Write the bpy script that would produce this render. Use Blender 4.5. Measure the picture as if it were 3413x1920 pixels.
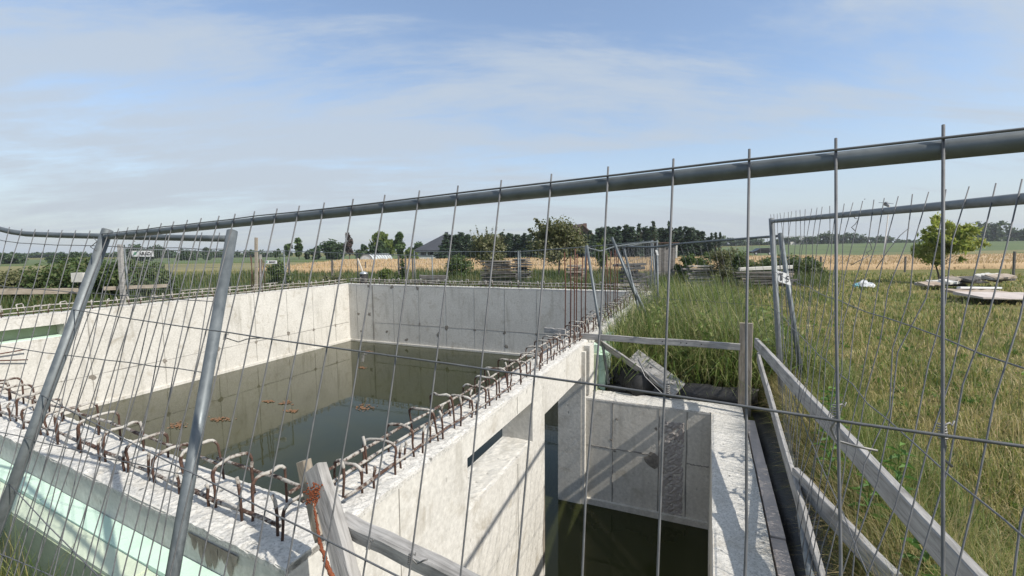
import bpy, math, random
import numpy as np
from math import sin, cos, pi, radians, atan, atan2, sqrt
from mathutils import Vector, Matrix

random.seed(7)
RNG = np.random.default_rng(11)
sc = bpy.context.scene
COL = sc.collection
for o in list(bpy.data.objects):
    bpy.data.objects.remove(o)

# ------------------------------------------------------------------ camera
# photograph pixels are 3413 x 1920; F is the focal length in those pixels
F, CX, CY, EYE = 1530.0, 1706.5, 960.0, 1.30
PITCH, ROLL = atan(129 / F), radians(0.5)
_f = np.array([0, cos(PITCH), -sin(PITCH)])
_u0 = np.array([0, sin(PITCH), cos(PITCH)])
_r0 = np.array([1.0, 0, 0])
_r = _r0 * cos(ROLL) - _u0 * sin(ROLL)
_u = _u0 * cos(ROLL) + _r0 * sin(ROLL)
OC = np.array([0, 0, EYE])
cam_d = bpy.data.cameras.new('camera')
cam = bpy.data.objects.new('camera', cam_d)
COL.objects.link(cam)
cam_d.sensor_width = 36.0
cam_d.lens = 36.0 * F / 3413.0
cam_d.clip_start = 0.05
cam_d.clip_end = 6000
cam.matrix_world = Matrix(((_r[0], _u[0], -_f[0], 0), (_r[1], _u[1], -_f[1], 0), (_r[2], _u[2], -_f[2], EYE), (0, 0, 0, 1)))
sc.camera = cam

# ------------------------------------------------------------------ world, sun, exposure
SUN_AZ = atan2(0.860, -0.511)          # clockwise from +Y
SUN_EL = radians(43)
HAZE = 0.00035
sc.view_settings.view_transform = 'Standard'
sc.view_settings.look = 'None'
sc.view_settings.exposure = 0.40
sc.view_settings.gamma = 1.0
sc.view_settings.use_curve_mapping = False

world = bpy.data.worlds.new('World')
sc.world = world
world.use_nodes = True
nt = world.node_tree
nt.nodes.clear()
def nn(t, typ, **kw):
    n = t.nodes.new(typ)
    for k, v in kw.items():
        setattr(n, k, v)
    return n
wo = nn(nt, 'ShaderNodeOutputWorld')
bg = nn(nt, 'ShaderNodeBackground')
sky = nn(nt, 'ShaderNodeTexSky', sky_type='NISHITA', sun_disc=False, sun_elevation=SUN_EL, sun_rotation=SUN_AZ,
         altitude=100, air_density=1.0, dust_density=1.0, ozone_density=2.0)
tc = nn(nt, 'ShaderNodeTexCoord')
sep = nn(nt, 'ShaderNodeSeparateXYZ')
nt.links.new(tc.outputs['Generated'], sep.inputs[0])
def wmath(op, a, b=None, clamp=False):
    m = nn(nt, 'ShaderNodeMath', operation=op, use_clamp=clamp)
    for i, v in enumerate((a, b)):
        if v is None: continue
        if isinstance(v, (int, float)): m.inputs[i].default_value = v
        else: nt.links.new(v, m.inputs[i])
    return m.outputs[0]
# thin high cloud laid out on a flat layer overhead
zc = wmath('ADD', wmath('MAXIMUM', sep.outputs[2], 0.0), 0.16)
px_ = wmath('DIVIDE', sep.outputs[0], zc)
py_ = wmath('DIVIDE', sep.outputs[1], zc)
comb = nn(nt, 'ShaderNodeCombineXYZ')
nt.links.new(px_, comb.inputs[0]); nt.links.new(py_, comb.inputs[1])
def cloud(scale, rot, stretch, detail, rough, off):
    mp = nn(nt, 'ShaderNodeMapping')
    mp.inputs['Rotation'].default_value = (0, 0, rot)
    mp.inputs['Scale'].default_value = (stretch, 1.0, 1.0)
    mp.inputs['Location'].default_value = off
    nt.links.new(comb.outputs[0], mp.inputs['Vector'])
    ns = nn(nt, 'ShaderNodeTexNoise')
    ns.inputs['Scale'].default_value = scale
    ns.inputs['Detail'].default_value = detail
    ns.inputs['Roughness'].default_value = rough
    ns.inputs['Distortion'].default_value = 0.35
    nt.links.new(mp.outputs[0], ns.inputs['Vector'])
    return ns.outputs[0]
c1 = cloud(0.75, 0.22, 0.42, 6, 0.6, (3.1, 1.7, 0))
c2 = cloud(2.1, -0.12, 0.30, 8, 0.68, (7.7, 4.2, 0))
cs = wmath('ADD', wmath('MULTIPLY', c1, 0.58), wmath('MULTIPLY', c2, 0.42))
rmp = nn(nt, 'ShaderNodeMapRange', interpolation_type='SMOOTHSTEP')
rmp.inputs[1].default_value = 0.42; rmp.inputs[2].default_value = 0.57
rmp.inputs[3].default_value = 0.14; rmp.inputs[4].default_value = 0.90
nt.links.new(cs, rmp.inputs[0])
hz = nn(nt, 'ShaderNodeMapRange', interpolation_type='SMOOTHSTEP')
hz.inputs[1].default_value = 0.0; hz.inputs[2].default_value = 0.30
hz.inputs[3].default_value = 0.80; hz.inputs[4].default_value = 0.0
nt.links.new(sep.outputs[2], hz.inputs[0])
mixc = nn(nt, 'ShaderNodeMixRGB')
mixc.inputs[2].default_value = (2.8, 3.22, 3.75, 1)
nt.links.new(rmp.outputs[0], mixc.inputs[0])
nt.links.new(sky.outputs[0], mixc.inputs[1])
mixh = nn(nt, 'ShaderNodeMixRGB')
mixh.inputs[2].default_value = (2.85, 3.12, 3.4, 1)
nt.links.new(hz.outputs[0], mixh.inputs[0]); nt.links.new(mixc.outputs[0], mixh.inputs[1])
nt.links.new(mixh.outputs[0], bg.inputs[0])
bg.inputs[1].default_value = 0.148
nt.links.new(bg.outputs[0], wo.inputs[0])

sun_d = bpy.data.lights.new('sun', 'SUN')
sun_d.energy = 4.0
sun_d.angle = radians(0.6)
sun_d.color = (1.0, 0.945, 0.86)
sun = bpy.data.objects.new('sun', sun_d)
COL.objects.link(sun)
_s = Vector((sin(SUN_AZ) * cos(SUN_EL), cos(SUN_AZ) * cos(SUN_EL), sin(SUN_EL)))
sun.rotation_euler = (-_s).to_track_quat('-Z', 'Y').to_euler()
sun.location = _s * 60

# ------------------------------------------------------------------ frames and helpers
def ray(x, y): return _f + _r * ((x - CX) / F) + _u * ((CY - y) / F)
def P(x, y, dep): return OC + ray(x, y) * dep                      # photo pixel at a distance in front of the camera
def onz(x, y, z):
    d = ray(x, y); return OC + d * ((z - EYE) / d[2])
PC = np.array([-.89, 1.90])
A = np.array([.395, .919]); A = A / np.linalg.norm(A)
R = np.array([A[1], -A[0]])
def W(a, b, z=0.0):                                                # basin frame: a along the right wall, b to its outside
    q = PC + A * a + R * b
    return np.array([q[0], q[1], z])
def ab(p):
    q = np.asarray(p)[:2] - PC
    return q @ A, q @ R
def ona(x, y, a):
    d = ray(x, y); t = (a - (OC[:2] - PC) @ A) / (d[:2] @ A); return OC + d * t
def onb(x, y, b):
    d = ray(x, y); t = (b - (OC[:2] - PC) @ R) / (d[:2] @ R); return OC + d * t
ANG_A = atan2(A[1], A[0])

GZ = -0.65
def sstep(x, a, b):
    t = np.clip((np.asarray(x, float) - a) / (b - a), 0, 1); return t * t * (3 - 2 * t)
def vnoise(x, y, s, seed=0):
    x = np.asarray(x, float) * s; y = np.asarray(y, float) * s
    xi = np.floor(x); yi = np.floor(y); fx = x - xi; fy = y - yi
    fx = fx * fx * (3 - 2 * fx); fy = fy * fy * (3 - 2 * fy)
    def h(i, j):
        v = np.sin(i * 127.1 + j * 311.7 + seed * 74.7) * 43758.5453
        return v - np.floor(v)
    return (h(xi, yi) * (1 - fx) + h(xi + 1, yi) * fx) * (1 - fy) + (h(xi, yi + 1) * (1 - fx) + h(xi + 1, yi + 1) * fx) * fy
def ground_z(x, y):
    x = np.asarray(x, float); y = np.asarray(y, float)
    r = np.sqrt(x * x + y * y)
    q = (x - PC[0]) * R[0] + (y - PC[1]) * R[1]
    z = GZ + (vnoise(x, y, .35) - .5) * .10 + (vnoise(x, y, 1.3, 3) - .5) * .04
    z = z + 3.4 * sstep(r, 70, 290) * sstep(x, 10, 190) - 0.9 * sstep(r, 60, 200) * sstep(-x, 20, 120)
    return z

# ---- materials
MATS = {}
def ntree(name):
    m = bpy.data.materials.new(name); m.use_nodes = True
    t = m.node_tree; b = t.nodes['Principled BSDF']
    MATS[name] = m
    return m, t, b
def link(t, a, b): t.links.new(a, b)
def noise(t, scale, detail=4, rough=.55, vec=None, dist=0.0):
    n = nn(t, 'ShaderNodeTexNoise')
    n.inputs['Scale'].default_value = scale; n.inputs['Detail'].default_value = detail
    n.inputs['Roughness'].default_value = rough; n.inputs['Distortion'].default_value = dist
    if vec is not None: link(t, vec, n.inputs['Vector'])
    return n.outputs[0]
def ramp(t, src, stops):
    r = nn(t, 'ShaderNodeValToRGB')
    el = r.color_ramp.elements
    while len(el) < len(stops): el.new(0.5)
    for e, (p, c) in zip(el, stops):
        e.position = p; e.color = (*c, 1) if len(c) == 3 else c
    link(t, src, r.inputs[0])
    return r.outputs[0]
def mixrgb(t, fac, a, b, mode='MIX'):
    m = nn(t, 'ShaderNodeMixRGB', blend_type=mode)
    for i, v in ((0, fac), (1, a), (2, b)):
        if isinstance(v, (int, float)): m.inputs[i].default_value = v
        elif isinstance(v, tuple): m.inputs[i].default_value = (*v, 1)
        else: link(t, v, m.inputs[i])
    return m.outputs[0]
def mrange(t, src, a, b, c=0.0, d=1.0):
    m = nn(t, 'ShaderNodeMapRange')
    for i, v in enumerate((a, b, c, d)): m.inputs[i + 1].default_value = v
    link(t, src, m.inputs[0])
    return m.outputs[0]
def wpos(t, scale=(1, 1, 1), rot=(0, 0, 0)):
    g = nn(t, 'ShaderNodeNewGeometry')
    m = nn(t, 'ShaderNodeMapping')
    m.inputs['Scale'].default_value = scale; m.inputs['Rotation'].default_value = rot
    link(t, g.outputs['Position'], m.inputs['Vector'])
    return m.outputs[0]
def bump(t, b, height, strength, dist=0.01):
    n = nn(t, 'ShaderNodeBump')
    n.inputs['Strength'].default_value = strength; n.inputs['Distance'].default_value = dist
    link(t, height, n.inputs['Height']); link(t, n.outputs[0], b.inputs['Normal'])
def simple(name, c1, c2, scale=8, rough=.7, metallic=0.0, bmp=0.3, bscale=None, stretch=(1, 1, 1), bd=.01, local=False, spec=None, rot=(0,0,0)):
    m, t, b = ntree(name)
    if local:
        g = nn(t, 'ShaderNodeTexCoord'); mp = nn(t, 'ShaderNodeMapping'); mp.inputs['Scale'].default_value = stretch
        link(t, g.outputs['Object'], mp.inputs['Vector']); v = mp.outputs[0]
    else: v = wpos(t, stretch, rot)
    n = noise(t, scale, 6, .6, v)
    n2 = noise(t, scale * .17, 3, .5, v)
    s = nn(t, 'ShaderNodeMath', operation='ADD'); link(t, n, s.inputs[0]); link(t, n2, s.inputs[1])
    link(t, ramp(t, mrange(t, s.outputs[0], .7, 1.3), [(0, c1), (1, c2)]), b.inputs['Base Color'])
    b.inputs['Roughness'].default_value = rough; b.inputs['Metallic'].default_value = metallic
    if spec is not None: b.inputs['Specular IOR Level'].default_value = spec
    if bmp: bump(t, b, noise(t, bscale or scale * 3, 5, .6, v), bmp, bd)
    return m

def concrete(name, lo, mid, hi, pit=.35, streak=.5, bmp=.35, rough=.88, speck=0):
    m, t, b = ntree(name)
    v = wpos(t)
    big = noise(t, 1.1, 5, .6, v, .3)
    fine = noise(t, 26, 6, .65, v)
    base = ramp(t, mrange(t, big, .3, .7), [(0, lo), (.5, mid), (1, hi)])
    base = mixrgb(t, .55, base, ramp(t, mrange(t, fine, .3, .7), [(0, tuple(c * .72 for c in mid)), (1, tuple(min(1, c * 1.15) for c in hi))]))
    st = noise(t, 5.0, 4, .6, wpos(t, (1, 1, .12)))
    base = mixrgb(t, mrange(t, st, .56, .78, 0, streak), base, tuple(c * f for c, f in zip(lo, (.62, .6, .54))))
    blot = noise(t, 2.6, 6, .7, v, .8)
    base = mixrgb(t, mrange(t, blot, .55, .70, 0, .58), base, tuple(c * f for c, f in zip(lo, (.74, .68, .58))))
    vo = nn(t, 'ShaderNodeTexVoronoi'); vo.inputs['Scale'].default_value = 12; link(t, wpos(t, (1, 1, .55)), vo.inputs['Vector'])
    gate = noise(t, 6, 3, .6, v)
    pm = nn(t, 'ShaderNodeMath', operation='MULTIPLY')
    link(t, mrange(t, vo.outputs['Distance'], .07, .17, 1, 0), pm.inputs[0]); link(t, mrange(t, gate, .49, .57), pm.inputs[1])
    pc = nn(t, 'ShaderNodeMath', operation='MULTIPLY'); link(t, pm.outputs[0], pc.inputs[0]); pc.inputs[1].default_value = pit
    base = mixrgb(t, pc.outputs[0], base, tuple(c * .35 for c in lo))
    if speck:
        sp = noise(t, 70, 4, .7, v)
        base = mixrgb(t, mrange(t, sp, .50, .62, 0, speck), base, tuple(c * .45 for c in lo))
    link(t, base, b.inputs['Base Color'])
    b.inputs['Roughness'].default_value = rough; b.inputs['Specular IOR Level'].default_value = .25
    hgt = nn(t, 'ShaderNodeMath', operation='SUBTRACT'); link(t, fine, hgt.inputs[0]); link(t, pm.outputs[0], hgt.inputs[1])
    bump(t, b, hgt.outputs[0], bmp, .008)
    return m
concrete('concrete', (.42, .402, .36), (.55, .53, .48), (.63, .61, .56), streak=.6, pit=.6)
concrete('concrete_shaft', (.42, .395, .345), (.53, .50, .44), (.60, .57, .51), pit=.3, streak=.55)
concrete('concrete_top', (.44, .425, .385), (.55, .535, .49), (.63, .61, .575), pit=.85, streak=0, bmp=1.0, rough=.95, speck=.55)
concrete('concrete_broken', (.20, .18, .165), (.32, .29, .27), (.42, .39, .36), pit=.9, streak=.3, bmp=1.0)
simple('seam', (.17, .16, .145), (.30, .285, .255), 14, .9)
simple('tie_hole', (.13, .115, .095), (.27, .245, .21), 30, .95)
simple('stain_brown', (.17, .14, .11), (.33, .29, .24), 16, .95)

def metal(name, c1, c2, rough=.45, metallic=.75, scale=20):
    m, t, b = ntree(name)
    v = wpos(t)
    n = noise(t, scale, 5, .65, v)
    vo = nn(t, 'ShaderNodeTexVoronoi'); vo.inputs['Scale'].default_value = scale * 3; link(t, v, vo.inputs['Vector'])
    cc = mixrgb(t, .3, ramp(t, mrange(t, n, .3, .7), [(0, c1), (1, c2)]), noise(t, scale * .35, 3, .6, v), 'SOFT_LIGHT')
    hs = nn(t, 'ShaderNodeHueSaturation'); hs.inputs['Saturation'].default_value = .75; link(t, cc, hs.inputs['Color'])
    link(t, hs.outputs[0], b.inputs['Base Color'])
    b.inputs['Metallic'].default_value = metallic
    link(t, mrange(t, n, .3, .7, rough - .1, rough + .15), b.inputs['Roughness'])
    bump(t, b, n, .12, .004)
    return m
metal('galvanised', (.10, .121, .13), (.165, .19, .20), .5, .4)
metal('galv_dull', (.14, .16, .17), (.22, .24, .25), .6, .35)
metal('wire', (.10, .103, .107), (.165, .168, .172), .6, .3, 40)
metal('tie_wire', (.15, .145, .135), (.27, .26, .245), .5, .4, 60)
simple('rust', (.05, .027, .019), (.11, .058, .040), 60, .85, .1, .6, bd=.003)
simple('rust_red', (.075, .030, .021), (.145, .058, .040), 40, .85, .1, .6, bd=.003)
def crusted(name, lo, hi, thr):
    m, t, b = ntree(name)
    v = wpos(t)
    n = noise(t, 55, 6, .7, v); n2 = noise(t, 9, 3, .6, v)
    g = nn(t, 'ShaderNodeTexCoord'); s = nn(t, 'ShaderNodeSeparateXYZ'); link(t, g.outputs['Generated'], s.inputs[0])
    k = nn(t, 'ShaderNodeMath', operation='ADD'); link(t, n, k.inputs[0]); link(t, n2, k.inputs[1])
    k2 = nn(t, 'ShaderNodeMath', operation='ADD'); link(t, k.outputs[0], k2.inputs[0])
    link(t, mrange(t, s.outputs[2], lo, hi, -.55, .35), k2.inputs[1])
    fac = mrange(t, k2.outputs[0], thr, thr + .16)
    rc = ramp(t, mrange(t, n, .3, .7), [(0, (.035, .019, .014)), (1, (.115, .062, .043))])
    cc = ramp(t, mrange(t, n2, .3, .7), [(0, (.25, .225, .195)), (1, (.46, .44, .40))])
    link(t, mixrgb(t, fac, rc, cc), b.inputs['Base Color']); b.inputs['Roughness'].default_value = .95
    bump(t, b, n, .9, .006)
    return m
crusted('loop_crust', .66, .97, 1.16)
crusted('loop_far', .3, .75, .86)
crusted('bar_far', -2.0, -1.0, 1.02)
crusted('bar_crust', -2.0, -1.0, 1.26)
crusted('dowel_crust', .4, .9, 1.12)

def wood(name, c1, c2, c3, scale=6):
    m, t, b = ntree(name)
    g = nn(t, 'ShaderNodeTexCoord'); mp = nn(t, 'ShaderNodeMapping')
    mp.inputs['Scale'].default_value = (.7, 7, 7)
    link(t, g.outputs['Object'], mp.inputs['Vector'])
    n = noise(t, scale, 6, .65, mp.outputs[0], .6)
    n2 = noise(t, 3, 4, .6, g.outputs['Object'])
    cc = ramp(t, mrange(t, n, .28, .72), [(0, c1), (.45, c2), (1, c3)])
    cc = mixrgb(t, mrange(t, n2, .52, .75, 0, .5), cc, tuple(x * .6 for x in c1))
    link(t, cc, b.inputs['Base Color']); b.inputs['Roughness'].default_value = .85; b.inputs['Specular IOR Level'].default_value = .2
    bump(t, b, n, .6, .006)
    return m
wood('wood_grey', (.15, .143, .132), (.31, .30, .285), (.44, .425, .40))
wood('wood_brown', (.17, .145, .115), (.29, .25, .20), (.40, .355, .30))
wood('wood_dark', (.055, .052, .048), (.115, .108, .10), (.20, .19, .175))
wood('wood_shed', (.13, .118, .108), (.22, .205, .19), (.31, .29, .27))
wood('wood_pale', (.36, .31, .25), (.52, .46, .38), (.62, .57, .5))
simple('foam_orange', (.14, .034, .012), (.27, .08, .03), 45, .85, 0, 1.0, bd=.01)
simple('xps', (.50, .66, .55), (.60, .76, .64), 9, .8, 0, .3, 40)
simple('xps_dust', (.46, .52, .40), (.56, .62, .48), 7, .85, 0, .4, 30)
simple('xps_cream', (.55, .55, .40), (.68, .68, .50), 7, .85, 0, .3, 30)
simple('xps_shaded', (.27, .32, .21), (.37, .42, .29), 5, .85, 0, .3, 30)  # darker olive copy of the green board, shade painted into its colour
simple('xps_pink', (.40, .35, .32), (.52, .46, .42), 12, .9, 0, .4, 30)
simple('membrane', (.012, .012, .013), (.035, .034, .033), 12, .55, 0, .5, 30)
simple('black_plastic', (.012, .012, .012), (.03, .03, .03), 12, .75, 0, .2)
simple('paint_white', (.66, .66, .65), (.76, .76, .75), 6, .5)
simple('off_white', (.46, .44, .39), (.66, .64, .60), 9, .8)
simple('letter_black', (.03, .03, .032), (.05, .05, .052), 6, .6)
simple('letter_green', (.10, .42, .20), (.14, .5, .26), 6, .6)
simple('roof_dark', (.028, .031, .038), (.05, .053, .062), 2, .7)
simple('roof_brown', (.10, .062, .048), (.17, .105, .08), 2, .85)
simple('render_white', (.62, .61, .59), (.72, .71, .69), 1, .9)
simple('window_dark', (.015, .018, .022), (.04, .045, .05), 2, .1)
simple('car_paint', (.012, .014, .018), (.02, .022, .028), 2, .25)
simple('tyre', (.015, .015, .015), (.03, .03, .03), 8, .9)
simple('bark', (.07, .055, .042), (.16, .135, .11), 12, .95, bmp=.8)
simple('soil', (.07, .058, .04), (.14, .115, .08), 6, .95)
simple('polytunnel', (.45, .48, .49), (.62, .64, .64), 3, .35)
simple('tin', (.42, .44, .45), (.6, .61, .62), 5, .3, .6)
simple('panel_blue', (.02, .03, .06), (.03, .045, .09), 4, .2)
simple('rubble_tan', (.28, .21, .15), (.46, .40, .33), 6, .9)
simple('plastic_white', (.62, .64, .65), (.78, .79, .8), 18, .4, bmp=.8, bd=.05)
simple('plastic_cyan', (.18, .42, .5), (.28, .55, .62), 8, .4)
simple('scum', (.13, .07, .033), (.24, .125, .06), 30, .9)

def leafmat(name, cols, trans=.35, rough=.55, amp=.25, sc_=.9):
    m = bpy.data.materials.new(name); m.use_nodes = True; MATS[name] = m
    t = m.node_tree; t.nodes.clear()
    out = nn(t, 'ShaderNodeOutputMaterial')
    g = nn(t, 'ShaderNodeNewGeometry')
    v = noise(t, sc_, 4, .6, wpos(t))
    s = nn(t, 'ShaderNodeMath', operation='ADD'); link(t, g.outputs['Random Per Island'], s.inputs[0]); link(t, mrange(t, v, .3, .7, -amp, amp), s.inputs[1])
    k = len(cols)
    c = ramp(t, s.outputs[0], [(i / max(1, k - 1), cc) for i, cc in enumerate(cols)])
    d = nn(t, 'ShaderNodeBsdfPrincipled'); d.inputs['Roughness'].default_value = rough; d.inputs['Specular IOR Level'].default_value = .3
    link(t, c, d.inputs['Base Color'])
    tr = nn(t, 'ShaderNodeBsdfTranslucent'); link(t, mixrgb(t, .4, c, (.20, .26, .04), 'SCREEN'), tr.inputs[0])
    mx = nn(t, 'ShaderNodeMixShader'); mx.inputs[0].default_value = trans
    link(t, d.outputs[0], mx.inputs[1]); link(t, tr.outputs[0], mx.inputs[2]); link(t, mx.outputs[0], out.inputs[0])
    return m
leafmat('grass_green', [(.055, .10, .022), (.10, .155, .038), (.17, .20, .06), (.30, .26, .11)])
leafmat('grass_lawn', [(.095, .14, .034), (.165, .195, .052), (.265, .255, .085), (.38, .315, .13), (.49, .395, .20)], amp=.5, sc_=.7)
leafmat('grass_tall', [(.055, .10, .024), (.11, .175, .042), (.18, .235, .07), (.28, .29, .115), (.38, .34, .18)])
leafmat('grass_bank', [(.06, .10, .025), (.13, .14, .045), (.24, .20, .09), (.33, .26, .13), (.40, .32, .17)], amp=.4, sc_=3.0)
leafmat('grass_meadow', [(.035, .065, .02), (.06, .095, .03), (.10, .125, .045), (.19, .17, .085)], amp=.4, sc_=.5)
leafmat('grass_dry', [(.22, .17, .08), (.34, .26, .13), (.42, .33, .18), (.16, .17, .06)])
leafmat('weed_green', [(.05, .12, .022), (.085, .18, .03), (.13, .24, .045)])
leafmat('wheat', [(.36, .25, .13), (.46, .325, .175), (.54, .39, .225), (.36, .30, .15)], .2)
leafmat('leaf_dark', [(.026, .048, .022), (.042, .072, .030), (.065, .10, .042)], .25)
leafmat('leaf_conifer', [(.02, .038, .022), (.032, .056, .03), (.046, .075, .036)], .15)
leafmat('leaf_mid', [(.03, .06, .018), (.055, .095, .026), (.085, .13, .035)], .3)
leafmat('leaf_light', [(.06, .10, .024), (.11, .155, .036), (.17, .20, .05)], .35)
leafmat('leaf_bright', [(.11, .16, .026), (.21, .255, .046), (.34, .36, .08), (.44, .44, .13)], .5)
leafmat('leaf_olive', [(.055, .065, .026), (.095, .105, .042), (.15, .15, .07), (.19, .18, .10)], .25)
leafmat('leaf_bush', [(.035, .065, .022), (.06, .10, .03), (.095, .135, .045), (.14, .15, .07)], .3)
leafmat('leaf_copper', [(.05, .035, .035), (.085, .06, .055), (.13, .095, .085)], .2)

# water
m, t, b = ntree('water')
v = wpos(t)
link(t, ramp(t, noise(t, .5, 4, .6, v, .5), [(.3, (.018, .021, .007)), (.7, (.030, .033, .011))]), b.inputs['Base Color'])
b.inputs['Roughness'].default_value = .035; b.inputs['IOR'].default_value = 1.333; b.inputs['Specular Tint'].default_value = (1, .90, .56, 1)
bump(t, b, noise(t, 3.2, 3, .5, v), .05, .02)

# ground: turf seen between and beyond the blades
m, t, b = ntree('turf')
v = wpos(t)
n1 = noise(t, .22, 5, .6, v); n2 = noise(t, 2.2, 6, .7, v); n3 = noise(t, 30, 5, .7, v)
c = ramp(t, mrange(t, n2, .3, .7), [(0, (.065, .085, .026)), (.5, (.125, .135, .042)), (1, (.21, .18, .075))])
c = mixrgb(t, mrange(t, n1, .42, .62, 0, .6), c, ramp(t, n3, [(.3, (.12, .105, .05)), (.7, (.26, .215, .10))]))
link(t, c, b.inputs['Base Color']); b.inputs['Roughness'].default_value = .95; b.inputs['Specular IOR Level'].default_value = .1
bump(t, b, n3, .8, .04)
simple('field_green', (.055, .085, .024), (.10, .135, .038), .6, .95, 0, .6, 6, (1, .25, 1), .1)
simple('field_olive', (.13, .125, .045), (.22, .195, .085), .5, .95, 0, .6, 6, (1, .3, 1), .1)
simple('field_wheat', (.36, .25, .135), (.48, .345, .20), .9, .95, 0, .6, 7, (1, .4, 1), .1)

# ---- mesh building
class MB:
    def __init__(s): s.v = []; s.f = []
    def add(s, verts, faces):
        o = len(s.v); s.v.extend([tuple(map(float, p)) for p in verts]); s.f.extend([tuple(i + o for i in f) for f in faces]); return s
    def box(s, lo, hi, M=None):
        x0, y0, z0 = lo; x1, y1, z1 = hi
        vs = [(x0, y0, z0), (x1, y0, z0), (x1, y1, z0), (x0, y1, z0), (x0, y0, z1), (x1, y0, z1), (x1, y1, z1), (x0, y1, z1)]
        if M is not None: vs = [M(*p) for p in vs]
        return s.add(vs, [(3, 2, 1, 0), (4, 5, 6, 7), (0, 1, 5, 4), (1, 2, 6, 5), (2, 3, 7, 6), (3, 0, 4, 7)])
    def beam(s, p, q, w, h, up=(0, 0, 1), bev=0.0, jit=0.0):
        p = np.array(p, float); q = np.array(q, float); d = q - p; d /= np.linalg.norm(d)
        sd = np.cross(d, up); sd /= np.linalg.norm(sd); u = np.cross(sd, d)
        b_ = bev or min(w, h) * .12
        prof = [(-w/2+b_, -h/2), (w/2-b_, -h/2), (w/2, -h/2+b_), (w/2, h/2-b_), (w/2-b_, h/2), (-w/2+b_, h/2), (-w/2, h/2-b_), (-w/2, -h/2+b_)]
        n = 7 if jit else 2
        vs = []
        for i in range(n):
            c = p + (q - p) * i / (n - 1)
            if jit and 0 < i < n-1: c = c + sd * random.uniform(-jit, jit) + u * random.uniform(-jit, jit)
            vs += [c + sd * x + u * y for x, y in prof]
        fs = [tuple(range(7, -1, -1)), tuple(range(8*(n-1), 8*n))]
        for i in range(n-1): fs += [(8*i+k, 8*i+(k+1) % 8, 8*i+8+(k+1) % 8, 8*i+8+k) for k in range(8)]
        return s.add(vs, fs)
    def tube(s, pts, r, n=8, cap=True):
        pts = [np.array(p, float) for p in pts]
        rs = r if isinstance(r, (list, tuple)) else [r] * len(pts)
        vs = []; fs = []
        prev = None
        for i, p in enumerate(pts):
            d = pts[min(i + 1, len(pts) - 1)] - pts[max(i - 1, 0)]; d /= (np.linalg.norm(d) + 1e-9)
            if prev is None:
                a_ = np.array([0, 0, 1.0]) if abs(d[2]) < .9 else np.array([1.0, 0, 0])
                sd = np.cross(d, a_)
            else: sd = prev - d * (prev @ d)
            sd /= np.linalg.norm(sd); prev = sd; u = np.cross(d, sd)
            for k in range(n):
                an = 2 * pi * k / n; vs.append(p + (sd * cos(an) + u * sin(an)) * rs[i])
        for i in range(len(pts) - 1):
            for k in range(n): fs.append((i*n+k, i*n+(k+1) % n, (i+1)*n+(k+1) % n, (i+1)*n+k))
        if cap: fs += [tuple(range(n-1, -1, -1)), tuple(range((len(pts)-1)*n, len(pts)*n))]
        return s.add(vs, fs)
    def build(s, name, mat, parent=None, smooth=False, org=None):
        return mk(name, s.v, s.f, mat, parent, smooth, org)
def root_loc(o):
    l = Vector((0, 0, 0))
    while o is not None: l += o.location; o = o.parent
    return l
def mk(name, v, f, mat, parent=None, smooth=False, org=None):
    me = bpy.data.meshes.new(name)
    base = np.array(root_loc(parent)) if parent is not None else np.zeros(3)
    o_ = np.array(org, float) if org is not None else base
    va = np.asarray(v, float) - o_
    me.from_pydata(va.tolist(), [], f)
    me.materials.append(MATS[mat] if isinstance(mat, str) else mat)
    if smooth: me.polygons.foreach_set('use_smooth', [True] * len(me.polygons))
    me.update()
    o = bpy.data.objects.new(name, me); COL.objects.link(o)
    if parent is not None: o.parent = parent
    o.location = tuple(o_ - base)
    return o
def mk_np(name, V, T, mat, parent=None, smooth=False):
    """big triangle mesh from arrays"""
    me = bpy.data.meshes.new(name)
    base = np.array(root_loc(parent)) if parent is not None else np.zeros(3)
    V = np.asarray(V, np.float32) - base.astype(np.float32); T = np.asarray(T, np.int32)
    k = T.shape[1]
    me.vertices.add(len(V)); me.vertices.foreach_set('co', V.ravel())
    me.loops.add(T.size); me.loops.foreach_set('vertex_index', T.ravel())
    me.polygons.add(len(T)); me.polygons.foreach_set('loop_start', np.arange(0, T.size, k, dtype=np.int32))
    me.polygons.foreach_set('loop_total', np.full(len(T), k, np.int32))
    if smooth: me.polygons.foreach_set('use_smooth', np.ones(len(T), bool))
    me.materials.append(MATS[mat]); me.update(calc_edges=True)
    o = bpy.data.objects.new(name, me); COL.objects.link(o)
    if parent is not None: o.parent = parent
    return o
def tag(o, label, cat=None, group=None, kind=None):
    if label: o['label'] = label
    if cat: o['category'] = cat
    if group: o['group'] = group
    if kind: o['kind'] = kind
    return o
def thing(name, loc, label, cat, group=None):
    o = bpy.data.objects.new(name, None); COL.objects.link(o); o.location = tuple(float(c) for c in loc)
    o.empty_display_size = .2
    return tag(o, label, cat, group)
def struct(o):
    o['kind'] = 'structure'; return o
def stuff(o, label=None):
    o['kind'] = 'stuff'
    if label: o['label'] = label
    return o
def copy_tree(o, parent=None):
    c = o.copy(); COL.objects.link(c); c.parent = parent
    for ch in o.children: copy_tree(ch, c)
    return c
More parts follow.
